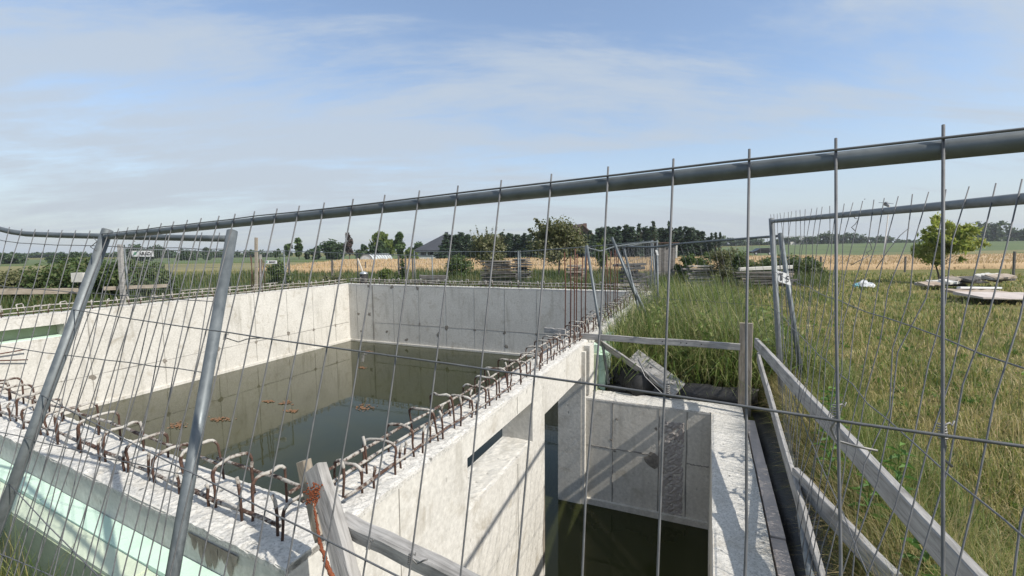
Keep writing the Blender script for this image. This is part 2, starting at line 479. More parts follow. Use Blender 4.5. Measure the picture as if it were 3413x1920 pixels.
# ================================================================== ground
def ground_h(x, y):
    z = ground_z(x, y)
    a_ = (np.asarray(x) - PC[0]) * A[0] + (np.asarray(y) - PC[1]) * A[1]
    b_ = (np.asarray(x) - PC[0]) * R[0] + (np.asarray(y) - PC[1]) * R[1]
    da = np.maximum(np.maximum(-.3 - a_, a_ - 5.15), 0); db = np.maximum(np.maximum(-b_, b_ - 2.02), 0)
    d = np.sqrt(da * da + db * db)
    return z - .24 * (1 - sstep(d, .12, .75)) * (b_ > -.02)
def in_hole(a, b):
    lim = .1 if b > -4 else (.5 if b > -8 else .75)
    if lim < a < 12.85 and -11.7 < b < -.1: return True
    return -.15 < a < 5.0 and -.2 < b < 1.85
def axis(near, lo, hi, fixed):
    s = set(fixed)
    x = near[0]
    while x < near[1] - 1e-6:
        if min(abs(x - f_) for f_ in fixed) > .12: s.add(round(x, 3))
        x += .5
    for sgn, lim, st in ((1, hi, near[1]), (-1, lo, near[0])):
        x, step = st, 1.0
        while abs(x) < abs(lim):
            s.add(round(x, 3)); x += sgn * step; step *= 1.22
        s.add(lim)
    return sorted(s)
ga = axis((-6, 24), -700, 800, [.1, .5, .75, 12.85, -.15, 5.0])
gb = axis((-22, 26), -750, 750, [-11.7, -8, -4, -.1, -.2, 1.85])
V = np.array([W(a_, b_) for a_ in ga for b_ in gb]); V[:, 2] = ground_h(V[:, 0], V[:, 1])
nb = len(gb); T = []
for i in range(len(ga) - 1):
    for j in range(nb - 1):
        if not in_hole((ga[i] + ga[i+1]) / 2, (gb[j] + gb[j+1]) / 2):
            T.append((i*nb+j, (i+1)*nb+j, (i+1)*nb+j+1, i*nb+j+1))
Tn = np.array(T)[:, ::-1]
gnd = struct(mk_np('ground', V, Tn, 'turf', smooth=True))

def field_sheet(name, mat, u0, u1, v0, v1, lift, n=40, m=10):
    """a field strip laid over the ground: u across (world x), v away (world y)"""
    V = []; Tq = []
    for j in range(m + 1):
        for i in range(n + 1):
            k = i / n; l = j / m
            y = v0[0] * (1 - k) + v0[1] * k; y2 = v1[0] * (1 - k) + v1[1] * k
            yy = y + (y2 - y) * l
            x = (u0 + (u1 - u0) * k) * (1 + yy / 90.0)
            V.append((x, yy, 0))
    V = np.array(V); V[:, 2] = ground_h(V[:, 0], V[:, 1]) + lift + (vnoise(V[:, 0], V[:, 1], .8, 5) - .5) * .08
    for j in range(m):
        for i in range(n):
            q = j * (n + 1) + i; Tq.append((q, q + 1, q + n + 2, q + n + 1))
    # front skirt down to the soil
    b0 = len(V); fr = V[:n + 1].copy(); fr[:, 2] -= lift + .1; V = np.vstack([V, fr])
    for i in range(n): Tq.append((b0 + i, b0 + i + 1, i + 1, i))
    o = mk_np(name, V, np.array(Tq), mat, smooth=True); return struct(o)
field_sheet('green_field', 'field_green', -150, 170, (76, 86), (170, 300), .06, 60, 14)
field_sheet('meadow', 'field_olive', -150, 170, (34, 64), (76, 86), .04, 60, 8)
field_sheet('fallow_strip', 'field_olive', 6, 175, (70, 64), (104, 112), .10, 50, 8)
field_sheet('wheat_field', 'field_wheat', -15.5, 120, (40, 33), (80, 68), .42, 60, 14)

# ================================================================== concrete basin
def wall(name, mp, u0, u1, v0, v1, z0, z1, opens, mat, parent):
    us = sorted({u0, u1, *[o[0] for o in opens], *[o[1] for o in opens]})
    zs = sorted({z0, z1, *[max(z0, o[2]) for o in opens], *[o[3] for o in opens]})
    def solid(i, j):
        if i < 0 or j < 0 or i >= len(us) - 1 or j >= len(zs) - 1: return False
        u = (us[i] + us[i+1]) / 2; z = (zs[j] + zs[j+1]) / 2
        return not any(o[0] < u < o[1] and o[2] < z < o[3] for o in opens)
    mb = MB()
    def q(*ps): mb.add([mp(*p) for p in ps], [(0, 1, 2, 3)])
    for i in range(len(us) - 1):
        for j in range(len(zs) - 1):
            if not solid(i, j): continue
            a0, a1, b0, b1 = us[i], us[i+1], zs[j], zs[j+1]
            q((a0, v1, b0), (a0, v1, b1), (a1, v1, b1), (a1, v1, b0))
            q((a0, v0, b0), (a1, v0, b0), (a1, v0, b1), (a0, v0, b1))
            if not solid(i+1, j): q((a1, v0, b0), (a1, v1, b0), (a1, v1, b1), (a1, v0, b1))
            if not solid(i-1, j): q((a0, v0, b0), (a0, v0, b1), (a0, v1, b1), (a0, v1, b0))
            if not solid(i, j+1): q((a0, v0, b1), (a1, v0, b1), (a1, v1, b1), (a0, v1, b1))
            if not solid(i, j-1): q((a0, v0, b0), (a0, v1, b0), (a1, v1, b0), (a1, v0, b0))
    return mb.build(name, mat, parent)
def crust(mp, u0, u1, v0, v1, z, parent, du=.025, dv=.024, amp=1.0, mat='concrete_top', name='rough_top', seed=0, chips=.016):
    nu = max(2, int((u1 - u0) / du)); nv = max(4, int((v1 - v0) / dv))
    U, Vv = np.meshgrid(np.linspace(u0, u1, nu + 1), np.linspace(v0, v1, nv + 1), indexing='ij')
    h = (vnoise(U, Vv, 7, seed) - .5) * .006 + (vnoise(U, Vv, 23, seed + 1) - .5) * .007 + RNG.normal(0, .0026, U.shape)
    pos = np.minimum(Vv - v0, v1 - Vv)
    edge = np.exp(-(pos / .014) ** 2)
    chip = np.clip(vnoise(U, Vv * .3, 4, seed + 7) - .45, 0, 1) * 1.8
    zz_ = z + .006 + h * amp - edge * (.005 + chips * chip)
    ov = .0025 + edge * .002 * (vnoise(U, Vv, 11, seed + 9) - .3)
    Vv2 = np.where(Vv <= v0 + 1e-6, v0 - ov - 0, np.where(Vv >= v1 - 1e-6, v1 + ov, Vv))
    pts = [mp(u, v, w) for u, v, w in zip(U.ravel(), Vv2.ravel(), zz_.ravel())]
    n2 = nv + 1; fs = []
    for i in range(nu):
        for j in range(nv): fs.append((i*n2+j, (i+1)*n2+j, (i+1)*n2+j+1, i*n2+j+1))
    rim = [i*n2 for i in range(nu+1)] + [nu*n2+j for j in range(1, nv+1)] + [i*n2+nv for i in range(nu-1, -1, -1)] + [j for j in range(nv-1, 0, -1)]
    b0 = len(pts); flatU = U.ravel(); flatV = Vv2.ravel()
    for k in rim: pts.append(mp(flatU[k], flatV[k], z - .03))
    L_ = len(rim)
    for k in range(L_): fs.append((rim[k], rim[(k+1) % L_], b0+(k+1) % L_, b0+k))
    return mk(name, pts, fs, mat, parent)

WZ = -2.26                                                           # water level
ZB = -3.0
basin = thing('concrete_basin', W(0, 0, ZB), 'large open concrete basin half filled with green water, rebar loops along its walls', 'basin')
TH = .33
rightmap = lambda u, v, z: W(u, v, z)                                # u along a, v = b
nearmap = lambda u, v, z: W(-.126 - .073 * u + v, u, z)              # u along b, v into the basin
AF, BL = 12.66, -11.5
DOOR = (3.10, 4.62, -9, -.45); SLOT = (1.41, 2.74, -.605, -.20)
w_right = wall('wall', rightmap, .24, AF + .33, -TH, 0, ZB, -.002, [DOOR, SLOT], 'concrete', basin)
w_right['label'] = 'sunlit concrete wall with a door opening and a long slot'
w_near = wall('wall', nearmap, -11.83, 0.0, 0, .37, ZB, -.002, [], 'concrete', basin)
w_far = wall('wall', lambda u, v, z: W(AF + v, u, z), BL - .0, -TH, 0, .33, ZB, -.002, [], 'concrete', basin)
LSLOT = (2.55, 3.93, -.52, -.25)
w_left = wall('wall', lambda u, v, z: W(u, BL + v, z), 1.05, AF + .33, -.33, 0, ZB, -.002, [LSLOT], 'concrete', basin)
crust(rightmap, .22, AF + .33, -TH, 0, 0, w_right, seed=1)
crust(nearmap, -5.5, 0.0, 0, .37, 0, w_near, seed=2)
crust(nearmap, -11.83, -5.5, 0, .37, 0, w_near, du=.12, dv=.06, seed=3)
crust(lambda u, v, z: W(AF + v, u, z), BL, -TH, 0, .33, 0, w_far, du=.1, dv=.06, seed=4)
crust(lambda u, v, z: W(u, BL + v, z), 1.05, AF + .33, -.33, 0, 0, w_left, du=.1, dv=.06, seed=5)
# sloping mortar sill in the slot and green board closing the slot in the left wall
crust(rightmap, 1.413, 2.737, -TH + .004, -.004, -.605, w_right, du=.03, dv=.03, amp=.9, name='sill', seed=31, mat='concrete')
MB().box((2.4, BL - .52, -.75), (4.1, BL - .335, -.18), W).build('insulation_board', 'xps_shaded', basin)
MB().box((2.56, BL - .33, -.535), (3.92, BL - .01, -.505), W).build('slot_sill', 'xps', w_left)
# construction step just above the water along the left and far walls
MB().box((1.1, BL - .02, WZ - .3), (AF, BL + .05, WZ + .07), W).build('kicker', 'concrete', w_left)
MB().box((AF - .05, BL + .055, WZ - .3), (AF + .02, -TH - .002, WZ + .06), W).build('kicker', 'concrete', w_far)
# formwork seams and tie holes
def seam_v(par, mp, u, z0, z1, w_=.022):
    mb = MB(); n = 8; pts = []
    for i in range(n + 1):
        z = z0 + (z1 - z0) * i / n; k = random.uniform(-.004, .004); ww = w_ * random.uniform(.5, 1.3) / 2
        pts += [mp(u + k - ww, -.001, z), mp(u + k, .0045, z), mp(u + k + ww, -.001, z)]
    fs = []
    for i in range(n): fs += [(3*i, 3*i+1, 3*i+4, 3*i+3), (3*i+1, 3*i+2, 3*i+5, 3*i+4)]
    mb.add(pts, fs); mb.build('seam', 'seam', par)
def seam_h(par, mp, u0, u1, z, w_=.024):
    mb = MB(); n = 24; pts = []; fs = []
    for i in range(n + 1):
        u = u0 + (u1 - u0) * i / n; k = random.uniform(-.006, .006); ww = w_ * random.uniform(.4, 1.3) / 2
        pts += [mp(u, -.001, z + k - ww), mp(u, .0055, z + k), mp(u, -.001, z + k + ww)]
    for i in range(n): fs += [(3*i, 3*i+1, 3*i+4, 3*i+3), (3*i+1, 3*i+2, 3*i+5, 3*i+4)]
    mb.add(pts, fs); mb.build('seam', 'seam', par)
def tie(par, mp, u, z, r=.05):
    n = 11; pts = [mp(u, .007, z)]
    for i in range(n):
        an = 2 * pi * i / n; rr = r * random.uniform(.55, 1.35); pts.append(mp(u + cos(an) * rr, .003, z + sin(an) * rr * 1.1))
    mk('tie_patch', pts, [(0, i + 1, (i + 1) % n + 1) for i in range(n)], 'tie_hole', par)
lm = lambda u, v, z: W(u, BL + v, z)
fm = lambda u, v, z: W(AF - v, u, z)
rm = lambda u, v, z: W(u, v, z)
for u in (4.35, 5.9, 7.3, 8.55, 9.75, 10.85, 11.9): seam_v(w_left, lm, u, -2.15, -.03)
seam_h(w_left, lm, 1.2, AF - .05, -1.52)
for u in (4.35, 5.9, 7.3, 8.55, 9.75, 10.85, 11.9): tie(w_left, lm, u, -1.52 + random.uniform(-.05, .03), random.uniform(.05, .08))
for u in (-11.1, -10.35, -9.35, -8.2, -7.05, -5.9, -4.75, -3.6, -2.45, -1.3): seam_v(w_far, fm, u, -2.17, -.03)
seam_v(w_far, fm, -10.32, -2.17, -.03, .06)
seam_h(w_far, fm, BL + 1.25, -TH - .05, -1.47)
for u, z in ((-11.05, -1.18), (-10.5, -1.16), (-10.95, -1.85), (-9.7, -1.8), (-8.2, -1.42), (-7.05, -1.5), (-5.9, -1.5), (-4.75, -1.52), (-3.6, -1.5), (-2.45, -1.48), (-8.8, -2.05), (-7.4, -1.75), (-4.7, -2.0)):
    tie(w_far, fm, u, z, random.uniform(.045, .085))
for u, z in ((-10.5, -.07), (-9.4, -.08), (-8.25, -.1)): tie(w_far, fm, u, z, .07)
for u in (.62, 2.35): seam_v(w_right, rm, u, -2.25 if u < 1 else -.19, -.03 if u < 1 else -.03, .008)
seam_v(w_right, rm, 2.35, -2.25, -.66, .008); seam_v(w_right, rm, 4.70, -.75, -.04, .02)
# brown leak streaks below the crust of the near wall
for i in range(16):
    u0 = -.70 + .024 * i + random.uniform(-.01, .01); ww = random.uniform(.012, .03); zl = -.05 - random.uniform(.04, .19) * (1 - abs(i - 9) / 12)
    mk('stain', [nearmap(u0 - ww, -.0045 - .0002 * i, -.045), nearmap(u0 + ww, -.0045 - .0002 * i, -.045), nearmap(u0 + ww * .7, -.0045 - .0002 * i, zl * .7), nearmap(u0, -.0045 - .0002 * i, zl), nearmap(u0 - ww * .8, -.0045 - .0002 * i, zl * .8)], [(4, 3, 2, 1, 0)], 'stain_brown', w_near)
mk('stain', [rm(u, .003, z) for u, z in ((3.07, -1.4), (3.09, -1.15), (3.095, -1.6), (3.09, -2.1), (3.05, -2.2), (3.02, -1.8), (3.05, -1.65))],
   [tuple(range(6, -1, -1))], 'stain_brown', w_right)

# --- rebar loops
def loop_mesh(span, h, seed, r=.0074, n=7, mt='loop_crust'):
    rr = random.Random(seed); mb = MB()
    c = .045; pts = [(0, 0, -.03), (rr.uniform(-.004, .004), 0, h * .5), (0, 0, h - c)]
    lean = rr.uniform(-.03, .03)
    for i in range(1, 4):
        an = pi / 2 * i / 3; pts.append((lean * .3, c - c * cos(an), h - c + c * sin(an)))
    pts.append((lean, span * .5, h + rr.uniform(-.008, .008)))
    for i in range(0, 4):
        an = pi / 2 * (1 - i / 3); pts.append((lean * .5, span - c + c * cos(an), h - c + c * sin(an)))
    pts += [(lean * .2, span + rr.uniform(-.006, .006), h * .5), (0, span, -.03)]
    rad = [r * .9] * len(pts)
    for i in range(3, 11): rad[i] = r * rr.uniform(1.05, 1.45)
    mb.tube(pts, rad, n)
    o = mb.build('rebar_loop', mt, None, True)
    me = o.data; bpy.data.objects.remove(o); return me
def dowel_mesh(h, seed, r=.007, n=7):
    rr = random.Random(seed); mb = MB()
    mb.tube([(0, 0, -.03), (rr.uniform(-.006, .006), rr.uniform(-.006, .006), h * .5), (rr.uniform(-.012, .012), rr.uniform(-.012, .012), h * .85), (rr.uniform(-.014, .014), rr.uniform(-.014, .014), h)], [r * .95, r, r * 1.25, r * 1.2], n)
    o = mb.build('dowel', 'dowel_crust', None, True); me = o.data; bpy.data.objects.remove(o); return me
LOOPS = [loop_mesh(.195 + .012 * (i % 4), .165 + .02 * ((i * 3) % 5), i) for i in range(10)]
LOOPS_FAR = [loop_mesh(.22, .20 + .025 * (i % 3), 40 + i, .0105, 5, 'loop_far') for i in range(4)]
DOW = [dowel_mesh(.13 + .025 * (i % 5), 90 + i) for i in range(8)]
def inst(name, me, par, loc, rz, tilt=(0, 0)):
    o = bpy.data.objects.new(name, me); COL.objects.link(o); o.parent = par
    o.location = Vector(loc) - root_loc(par); o.rotation_euler = (tilt[0], tilt[1], rz); return o
# local y of a loop runs across its wall
def rz_for(dirxy): return atan2(dirxy[1], dirxy[0]) - pi / 2
a_ = .45; k = 0
while a_ < AF + .25:
    inst('rebar_loop', LOOPS[(k * 7) % 10], w_right, W(a_, -.30, 0), rz_for(R), (random.uniform(-.07, .07), random.uniform(-.14, .14)))
    inst('dowel', DOW[k % 8], w_right, W(a_ + random.uniform(.04, .09), -.085, 0), 0, (random.uniform(-.05, .05), random.uniform(-.06, .06)))
    if k % 2 == 0 or a_ < 3: inst('dowel', DOW[(k + 3) % 8], w_right, W(a_ - random.uniform(.03, .08), -.19 + random.uniform(-.07, .06), 0), 0, (random.uniform(-.06, .06), random.uniform(-.06, .06)))
    a_ += .245 + random.uniform(-.03, .03); k += 1
b_ = -.16
nr = -A
while b_ > -6.0:
    p = nearmap(b_, .335, 0)
    inst('rebar_loop', LOOPS[(k * 7) % 10], w_near, p, rz_for(-A), (random.uniform(-.07, .07), random.uniform(-.14, .14)))
    inst('dowel', DOW[k % 8], w_near, nearmap(b_ - .05, .12, 0), 0, (random.uniform(-.05, .05), random.uniform(-.06, .06)))
    if k % 2: inst('dowel', DOW[(k + 2) % 8], w_near, nearmap(b_ + .05, .31, 0), 0, (random.uniform(-.05, .05), random.uniform(-.06, .06)))
    b_ -= .285 + random.uniform(-.03, .03); k += 1
b_ = BL + .1
while b_ < -.4:
    inst('rebar_loop', LOOPS_FAR[k % 4], w_far, W(AF + .06, b_, 0), rz_for(A) + random.uniform(.5, 1.0), (random.uniform(-.06, .06), random.uniform(-.12, .12)))
    b_ += .235 + random.uniform(-.03, .03); k += 1
a_ = 1.4
while a_ < AF - .1:
    inst('rebar_loop', LOOPS_FAR[k % 4], w_left, W(a_, BL - .06, 0), rz_for(-R) + random.uniform(-.9, -.4), (random.uniform(-.06, .06), random.uniform(-.12, .12)))
    a_ += .26 + random.uniform(-.04, .04); k += 1
def longbar(mp, u0, u1, v, z, par, r=.009, seg=.12, n=6):
    pts = []; N = max(3, int((u1 - u0) / seg)); rs = []
    for i in range(N + 1):
        u = u0 + (u1 - u0) * i / N
        pts.append(mp(u, v + random.uniform(-.004, .004), z + random.uniform(-.004, .004) + .012 * sin(u * 2.1))); rs.append(r * random.uniform(.8, 1.3))
    MB().tube(pts, rs, n).build('long_bar', 'bar_far' if seg > .2 else 'bar_crust', par, True)
longbar(rightmap, .15, 6.1, -.292, .115, w_right); longbar(rightmap, 5.6, AF, -.292, .12, w_right)
longbar(rightmap, .18, 4.3, -.24, .07, w_right); longbar(rightmap, 3.9, AF, -.22, .075, w_right)
longbar(rightmap, .30, 5.2, -.085, .055, w_right); longbar(rightmap, 4.8, AF, -.09, .06, w_right)
longbar(nearmap, -2.2, -.20, .13, .06, w_near, .011); longbar(nearmap, -6, -2.0, .13, .06, w_near)
longbar(nearmap, -1.0, -.22, .33, .13, w_near); longbar(nearmap, -6, -.95, .325, .10, w_near)
longbar(lambda u, v, z: W(AF + v, u, z), BL, -.3, .07, .19, w_far, .012, .3, 5); longbar(lambda u, v, z: W(AF + v, u, z), BL, -.3, .07, .10, w_far, .012, .3, 5)
longbar(lm, 1.3, AF, -.07, .17, w_left, .012, .3, 5); longbar(lm, 1.3, AF, -.07, .07, w_left, .012, .3, 5)
longbar(lm, 6.5, 9.6, -.2, .24, w_left, .012, .3, 5)
# tall starter bars
for x, zt in ((1883, 1.25), (1901, 1.2), (1914, 1.3), (1921, 1.22), (1938, 1.18), (1951, 1.3), (2018, 1.2), (2026, 1.1), (2033, 1.25), (2046, 1.3), (2051, 1.2), (2058, 1.28)):
    bb = -.2 + random.uniform(-.06, .06); p = onb(x, 1000, bb); aa, _ = ab(p)
    MB().tube([W(aa, bb, -.02), W(aa + random.uniform(-.02, .02), bb + random.uniform(-.01, .01), zt * .6), W(aa + random.uniform(-.05, .05), bb + random.uniform(-.03, .03), zt)], .0085, 6).build('starter_bar', 'rust_red', w_right, True)
for x in (838, 847, 862, 872, 884):
    p = onb(x, 950, BL - .15); aa, _ = ab(p)
    MB().tube([W(aa, BL - .15, -.02), W(aa + random.uniform(-.1, .1), BL - .15, 1.15 + random.uniform(-.15, .2))], .012, 5).build('starter_bar', 'rust', w_left, True)
for (x0, y0), (x1, y1) in (((-120, 1200), (84, 1165)), ((-120, 1206), (93, 1199))):
    p = onb(x1, y1, BL + .10); q = onb(x0, y0, BL + .05); pa = ab(q)[0]
    MB().tube([W(pa - .05, BL - .03, q[2]), q, p], .013, 6).build('starter_bar', 'rust_red', w_left, True)

# --- insulation boards outside the near wall and outside the right wall beyond the shaft
u = .02; i = 0
while u > -9:
    L_ = 1.25 if i else .9
    MB().box((u - L_ + .004, -.115, -1.0), (u, -.004, -.185 - .006 * (i % 2)), nearmap).build('insulation_board', 'xps', basin)
    MB().box((u - L_ + .03, -.225, -1.0), (u + .026, -.118, -.20 - .008 * ((i + 1) % 2)), nearmap).build('insulation_board', 'xps_dust', basin)
    MB().box((u - L_ + .03, -.232, -1.0), (u + .026, -.2265, -.215), nearmap).build('shaded_face', 'xps_shaded', basin)  # thin added sheet carrying the painted shade of the boards' outer face
    u -= L_; i += 1
a_ = 5.16; i = 0
while a_ < 12.9:
    MB().box((a_ + .004, .004, -1.1), (a_ + 1.246, .10, -.12 - .05 * ((i * 7) % 3)), W).build('insulation_board', 'xps' if i == 0 else 'xps_cream', basin)
    if i < 1: MB().box((a_ + .05, .104, -1.1), (a_ + 1.2, .2, -.26), W).build('insulation_board', 'xps', basin)
    a_ += 1.25; i += 1
MB().box((5.0, .004, -1.1), (5.155, .12, -.22), W).build('insulation_board', 'xps_shaded', basin)

# ================================================================== shaft beside the basin
SZ = -.75
shaft = thing('concrete_shaft', W(2.5, 1.0, ZB), 'deep narrow concrete shaft beside the basin with dark water and a coarse honeycombed strip', 'shaft')
sb = wall('wall', lambda u, v, z: W(4.70 + v, u, z), .004, 2.0, 0, .40, ZB, SZ - .002, [], 'concrete_shaft', shaft)
sr = wall('wall', lambda u, v, z: W(u, 1.64 + v, z), .0, 4.698, 0, .36, ZB, SZ - .002, [], 'concrete_shaft', shaft)
sn = wall('wall', lambda u, v, z: W(-.32 + v, u, z), .01, 2.0, 0, .31, ZB, SZ - .002, [], 'concrete_shaft', shaft)
crust(lambda u, v, z: W(4.70 + v, u, z), .03, 2.0, 0, .40, SZ, sb, amp=.5, seed=21, chips=.02)
crust(lambda u, v, z: W(u, 1.64 + v, z), .0, 4.66, 0, .36, SZ, sr, amp=.35, seed=22, chips=.012)
# upstand where the shaft wall meets the basin wall
MB().box((4.63, .002, -3.0), (4.698, .05, -.1), W).build('corner_strip', 'concrete', shaft)
MB().box((4.74, .003, SZ + .03), (5.0, .085, -.035), W).build('corner_block', 'concrete', shaft)
MB().box((4.66, .055, WZ - .3), (4.72, 1.638, WZ + .08), W).build('kicker', 'concrete_shaft', sb)
bm_ = lambda u, v, z: W(4.70 - v, u, z)
seam_v(sb, bm_, .42, -2.2, SZ - .03); seam_v(sb, bm_, 1.02, -2.2, SZ - .03); seam_v(sb, bm_, 1.36, -2.2, SZ - .03)
seam_h(sb, bm_, .06, 1.0, -1.42); seam_h(sb, bm_, 1.36, 1.63, -1.46)
for u, z in ((.45, -1.45), (.47, -1.0), (.98, -1.06), (.4, -1.3)): tie(sb, bm_, u, z, .018)
# honeycombed strip, rough aggregate
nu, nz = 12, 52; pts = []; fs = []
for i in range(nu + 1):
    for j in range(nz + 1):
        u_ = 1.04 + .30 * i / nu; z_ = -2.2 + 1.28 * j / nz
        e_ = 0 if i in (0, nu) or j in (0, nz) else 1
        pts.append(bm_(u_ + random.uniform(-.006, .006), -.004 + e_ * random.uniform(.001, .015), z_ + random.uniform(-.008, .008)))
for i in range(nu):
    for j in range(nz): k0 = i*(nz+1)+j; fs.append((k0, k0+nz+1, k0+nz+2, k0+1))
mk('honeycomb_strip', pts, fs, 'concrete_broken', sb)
tie(sb, bm_, .93, -1.5, .09)
# broken lump low on the right wall of the shaft
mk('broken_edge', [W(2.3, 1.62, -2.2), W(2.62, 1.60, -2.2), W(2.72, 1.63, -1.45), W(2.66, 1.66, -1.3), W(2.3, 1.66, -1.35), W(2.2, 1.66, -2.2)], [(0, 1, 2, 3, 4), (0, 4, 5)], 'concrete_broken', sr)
# low boards standing outside the shaft wall
a_ = -.2
for i, L_ in enumerate((1.22, 1.18, 1.22, 1.24)):
    MB().box((a_ + .006, 2.02, -1.3), (a_ + L_, 2.115, SZ - .01 - .012 * (i % 2)), W).build('edge_board', 'xps_pink', shaft)
    a_ += L_

# black membrane lapped up the bank
def sheet(rows, mat, name, jit=.012, parent=None, smooth=True):
    n = len(rows[0]); pts = []; fs = []
    for r_ in rows: pts += [np.array(p) + np.array([random.uniform(-jit, jit) for _ in range(3)]) for p in r_]
    m_ = len(pts)
    for i in range(len(rows) - 1):
        for j in range(n - 1): fs.append((i*n+j, i*n+j+1, (i+1)*n+j+1, (i+1)*n+j))
    o = mk(name, pts, fs, mat, parent, smooth)
    md = o.modifiers.new('thick', 'SOLIDIFY'); md.thickness = .006
    return o
N = 26
rows = [[W(-.4 + 5.7 * i / N, 2.125 + k * .09, [-.82, -.80, -.76, -.70, -.63][k] + .02 * sin(i * .9 + k)) for i in range(N + 1)] for k in range(5)]
tag(sheet(rows, 'membrane', 'drainage_membrane'), 'black membrane strip between the shaft edge and the wooden rails', 'membrane')
rows = [[W(5.14 + k * .03, .25 + 1.95 * i / 16, SZ - .02 + [0, .1, .17, .22][k] * (.35 + .65 * min(1, i / 8)) + .008 * sin(i * 1.3)) for i in range(17)] for k in range(4)]
tag(sheet(rows, 'membrane', 'drainage_membrane'), 'black membrane upstand behind the back wall of the shaft', 'membrane')

# ================================================================== water
mb = MB(); mb.add([W(.2, BL - .1, WZ), W(AF + .1, BL - .1, WZ), W(AF + .1, -.1, WZ), W(4.9, -.1, WZ), W(4.9, 1.75, WZ), W(-.1, 1.75, WZ), W(-.1, -.1, WZ), W(.2, -.1, WZ)], [tuple(range(8))])
wt = mb.build('water', 'water'); struct(wt)
mb = MB(); mb.box((-.3, -11.9, -3.3), (13.1, 2.1, -3.0), W); struct(mb.build('basin_floor', 'concrete_shaft'))
def scum(px_list):
    for x, y, w_, h_, lab in px_list:
        mb = MB(); c = onz(x, y, WZ + .005); dep = c[1]
        for _ in range(int(20 + w_ * .7)):
            q = onz(x + random.gauss(0, w_ * .3), y + random.gauss(0, h_ * .3), WZ + .006)
            r0 = random.uniform(.012, .035); n = 6; an0 = random.uniform(0, 6)
            mb.add([(q[0] + cos(an0 + 2*pi*i/n) * r0 * random.uniform(.5, 1.3), q[1] + sin(an0 + 2*pi*i/n) * r0 * random.uniform(.5, 1.3), q[2] + random.uniform(0, .012)) for i in range(n)], [tuple(range(n))])
        tag(mb.build('floating_scum', 'scum', org=(c[0], c[1], WZ + .005)), lab, 'scum', 'floating scum on the basin water')
scum([(590, 1418, 50, 18, 'long orange scum streak on the water near the leaning post'), (735, 1398, 55, 14, 'orange scum patch on the water left of centre'),
      (1215, 1360, 50, 16, 'orange scum patch in the dark reflection of the basin'), (955, 1342, 38, 10, 'orange scum fleck above the dark reflection, left one'),
      (975, 1370, 36, 8, 'orange scum fleck just above the wall reflection edge'), (1210, 1226, 24, 6, 'small orange scum spot on the far shaded water'), (1228, 1172, 20, 5, 'tiny orange scum spot nearest the far wall'), (895, 1338, 30, 7, 'faint orange scum streak left of the flecks')])
#==PART3==
# ================================================================== fence panels
def unit(v): v = np.array(v, float); return v / np.linalg.norm(v)
def panel(label, TL, TR, eL, eR, Hgt, nw, cross, sag=None, detail=True, kink=0.0, rt=.012, rp=.021, rw=.002, group='mobile fence panels', posts=(1, 1), wiretop=.022, wmat='wire', pmat='galvanised', front=None, tilt=None, ts_w=None):
    TL, TR = np.array(TL, float), np.array(TR, float); eL, eR = unit(eL), unit(eR)
    th = thing('mesh_fence', (TL - eL * Hgt), label, 'fence', group)
    d = unit(TR - TL); Lg = np.linalg.norm(TR - TL)
    def E_(t): return unit(unit(eL * (1 - t) + eR * t) + (d * tilt(t) if tilt is not None else 0))
    def top(t):
        p = TL + (TR - TL) * t
        if sag: p = p + np.array([0, 0, 1.0]) * np.interp(t, [s_[0] for s_ in sag], [s_[1] for s_ in sag])
        return p
    nrm = unit(np.cross(d, (eL + eR) / 2))
    if nrm @ (OC - (TL + TR) / 2) < 0: nrm = -nrm
    off = nrm * (rt + rw) * (1 if front is None else front)
    for t, on in ((0, posts[0]), (1, posts[1])):
        if not on: continue
        e = E_(t); p = top(t)
        o = MB().tube([p + e * .035, p - e * Hgt], rp, 14).build('post', pmat, th, True)
        if detail: MB().tube([p + e * .036, p + e * .037], rp * .8, 12).build('cap', 'black_plastic', o)
    ts = np.linspace(0, 1, 24)
    MB().tube([top(t) for t in ts], rt, 12).build('top_tube', pmat, th, True)
    MB().tube([top(t) - E_(t) * (Hgt - .06) for t in ts], rt, 8).build('bottom_tube', pmat, th, True)
    def wire_pts(t):
        e = E_(t)
        p = top(t) + off; n = 9; out = []
        for i in range(n):
            s_ = -wiretop + (Hgt - .06 + wiretop) * i / (n - 1)
            j = kink * (1 if 0 < i < n - 1 else .3)
            out.append(p - e * s_ + d * random.gauss(0, j) + nrm * random.gauss(0, j * .6))
        return out
    if detail:
        for t_ in (ts_w if ts_w is not None else [(i + .5) / nw for i in range(nw)]):
            MB().tube(wire_pts(t_), rw, 6).build('wire', wmat, th, True)
        for h in cross:
            pts = []
            for t in np.linspace(0, 1, 22):
                e = E_(t)
                pts.append(top(t) - e * h + off * 1.0 + nrm * rw * 1.6 + e * random.gauss(0, kink * .4))
            MB().tube(pts, rw * 1.05, 6).build('crosswire', wmat, th, True)
    else:
        mb = MB()
        for i in range(nw): mb.tube(wire_pts((i + .5) / nw)[::2], rw, 4)
        for h in cross: mb.tube([top(t) - E_(t) * h + off for t in np.linspace(0, 1, 5)], rw, 4)
        mb.build('wire_mesh', wmat, th)['kind'] = 'stuff'
    th['_'] = 0; del th['_']
    return th, top, E_
def ties(th, pts, r=.001):
    """little twisted tie wires"""
    for p, up in pts:
        p = np.array(p); path = []
        for i in range(30):
            an = i * 1.25; path.append(p + np.array([cos(an) * .0036, sin(an) * .0036, 0]) + up * (i * .0006 - .008))
        path += [path[-1] + np.array([.004, .0, .002]), path[-1] + np.array([.008, .001, -.002]), path[-1] + np.array([.009, .0, .004])]
        MB().tube(path, r, 5).build('wire_tie', 'tie_wire', th, True)

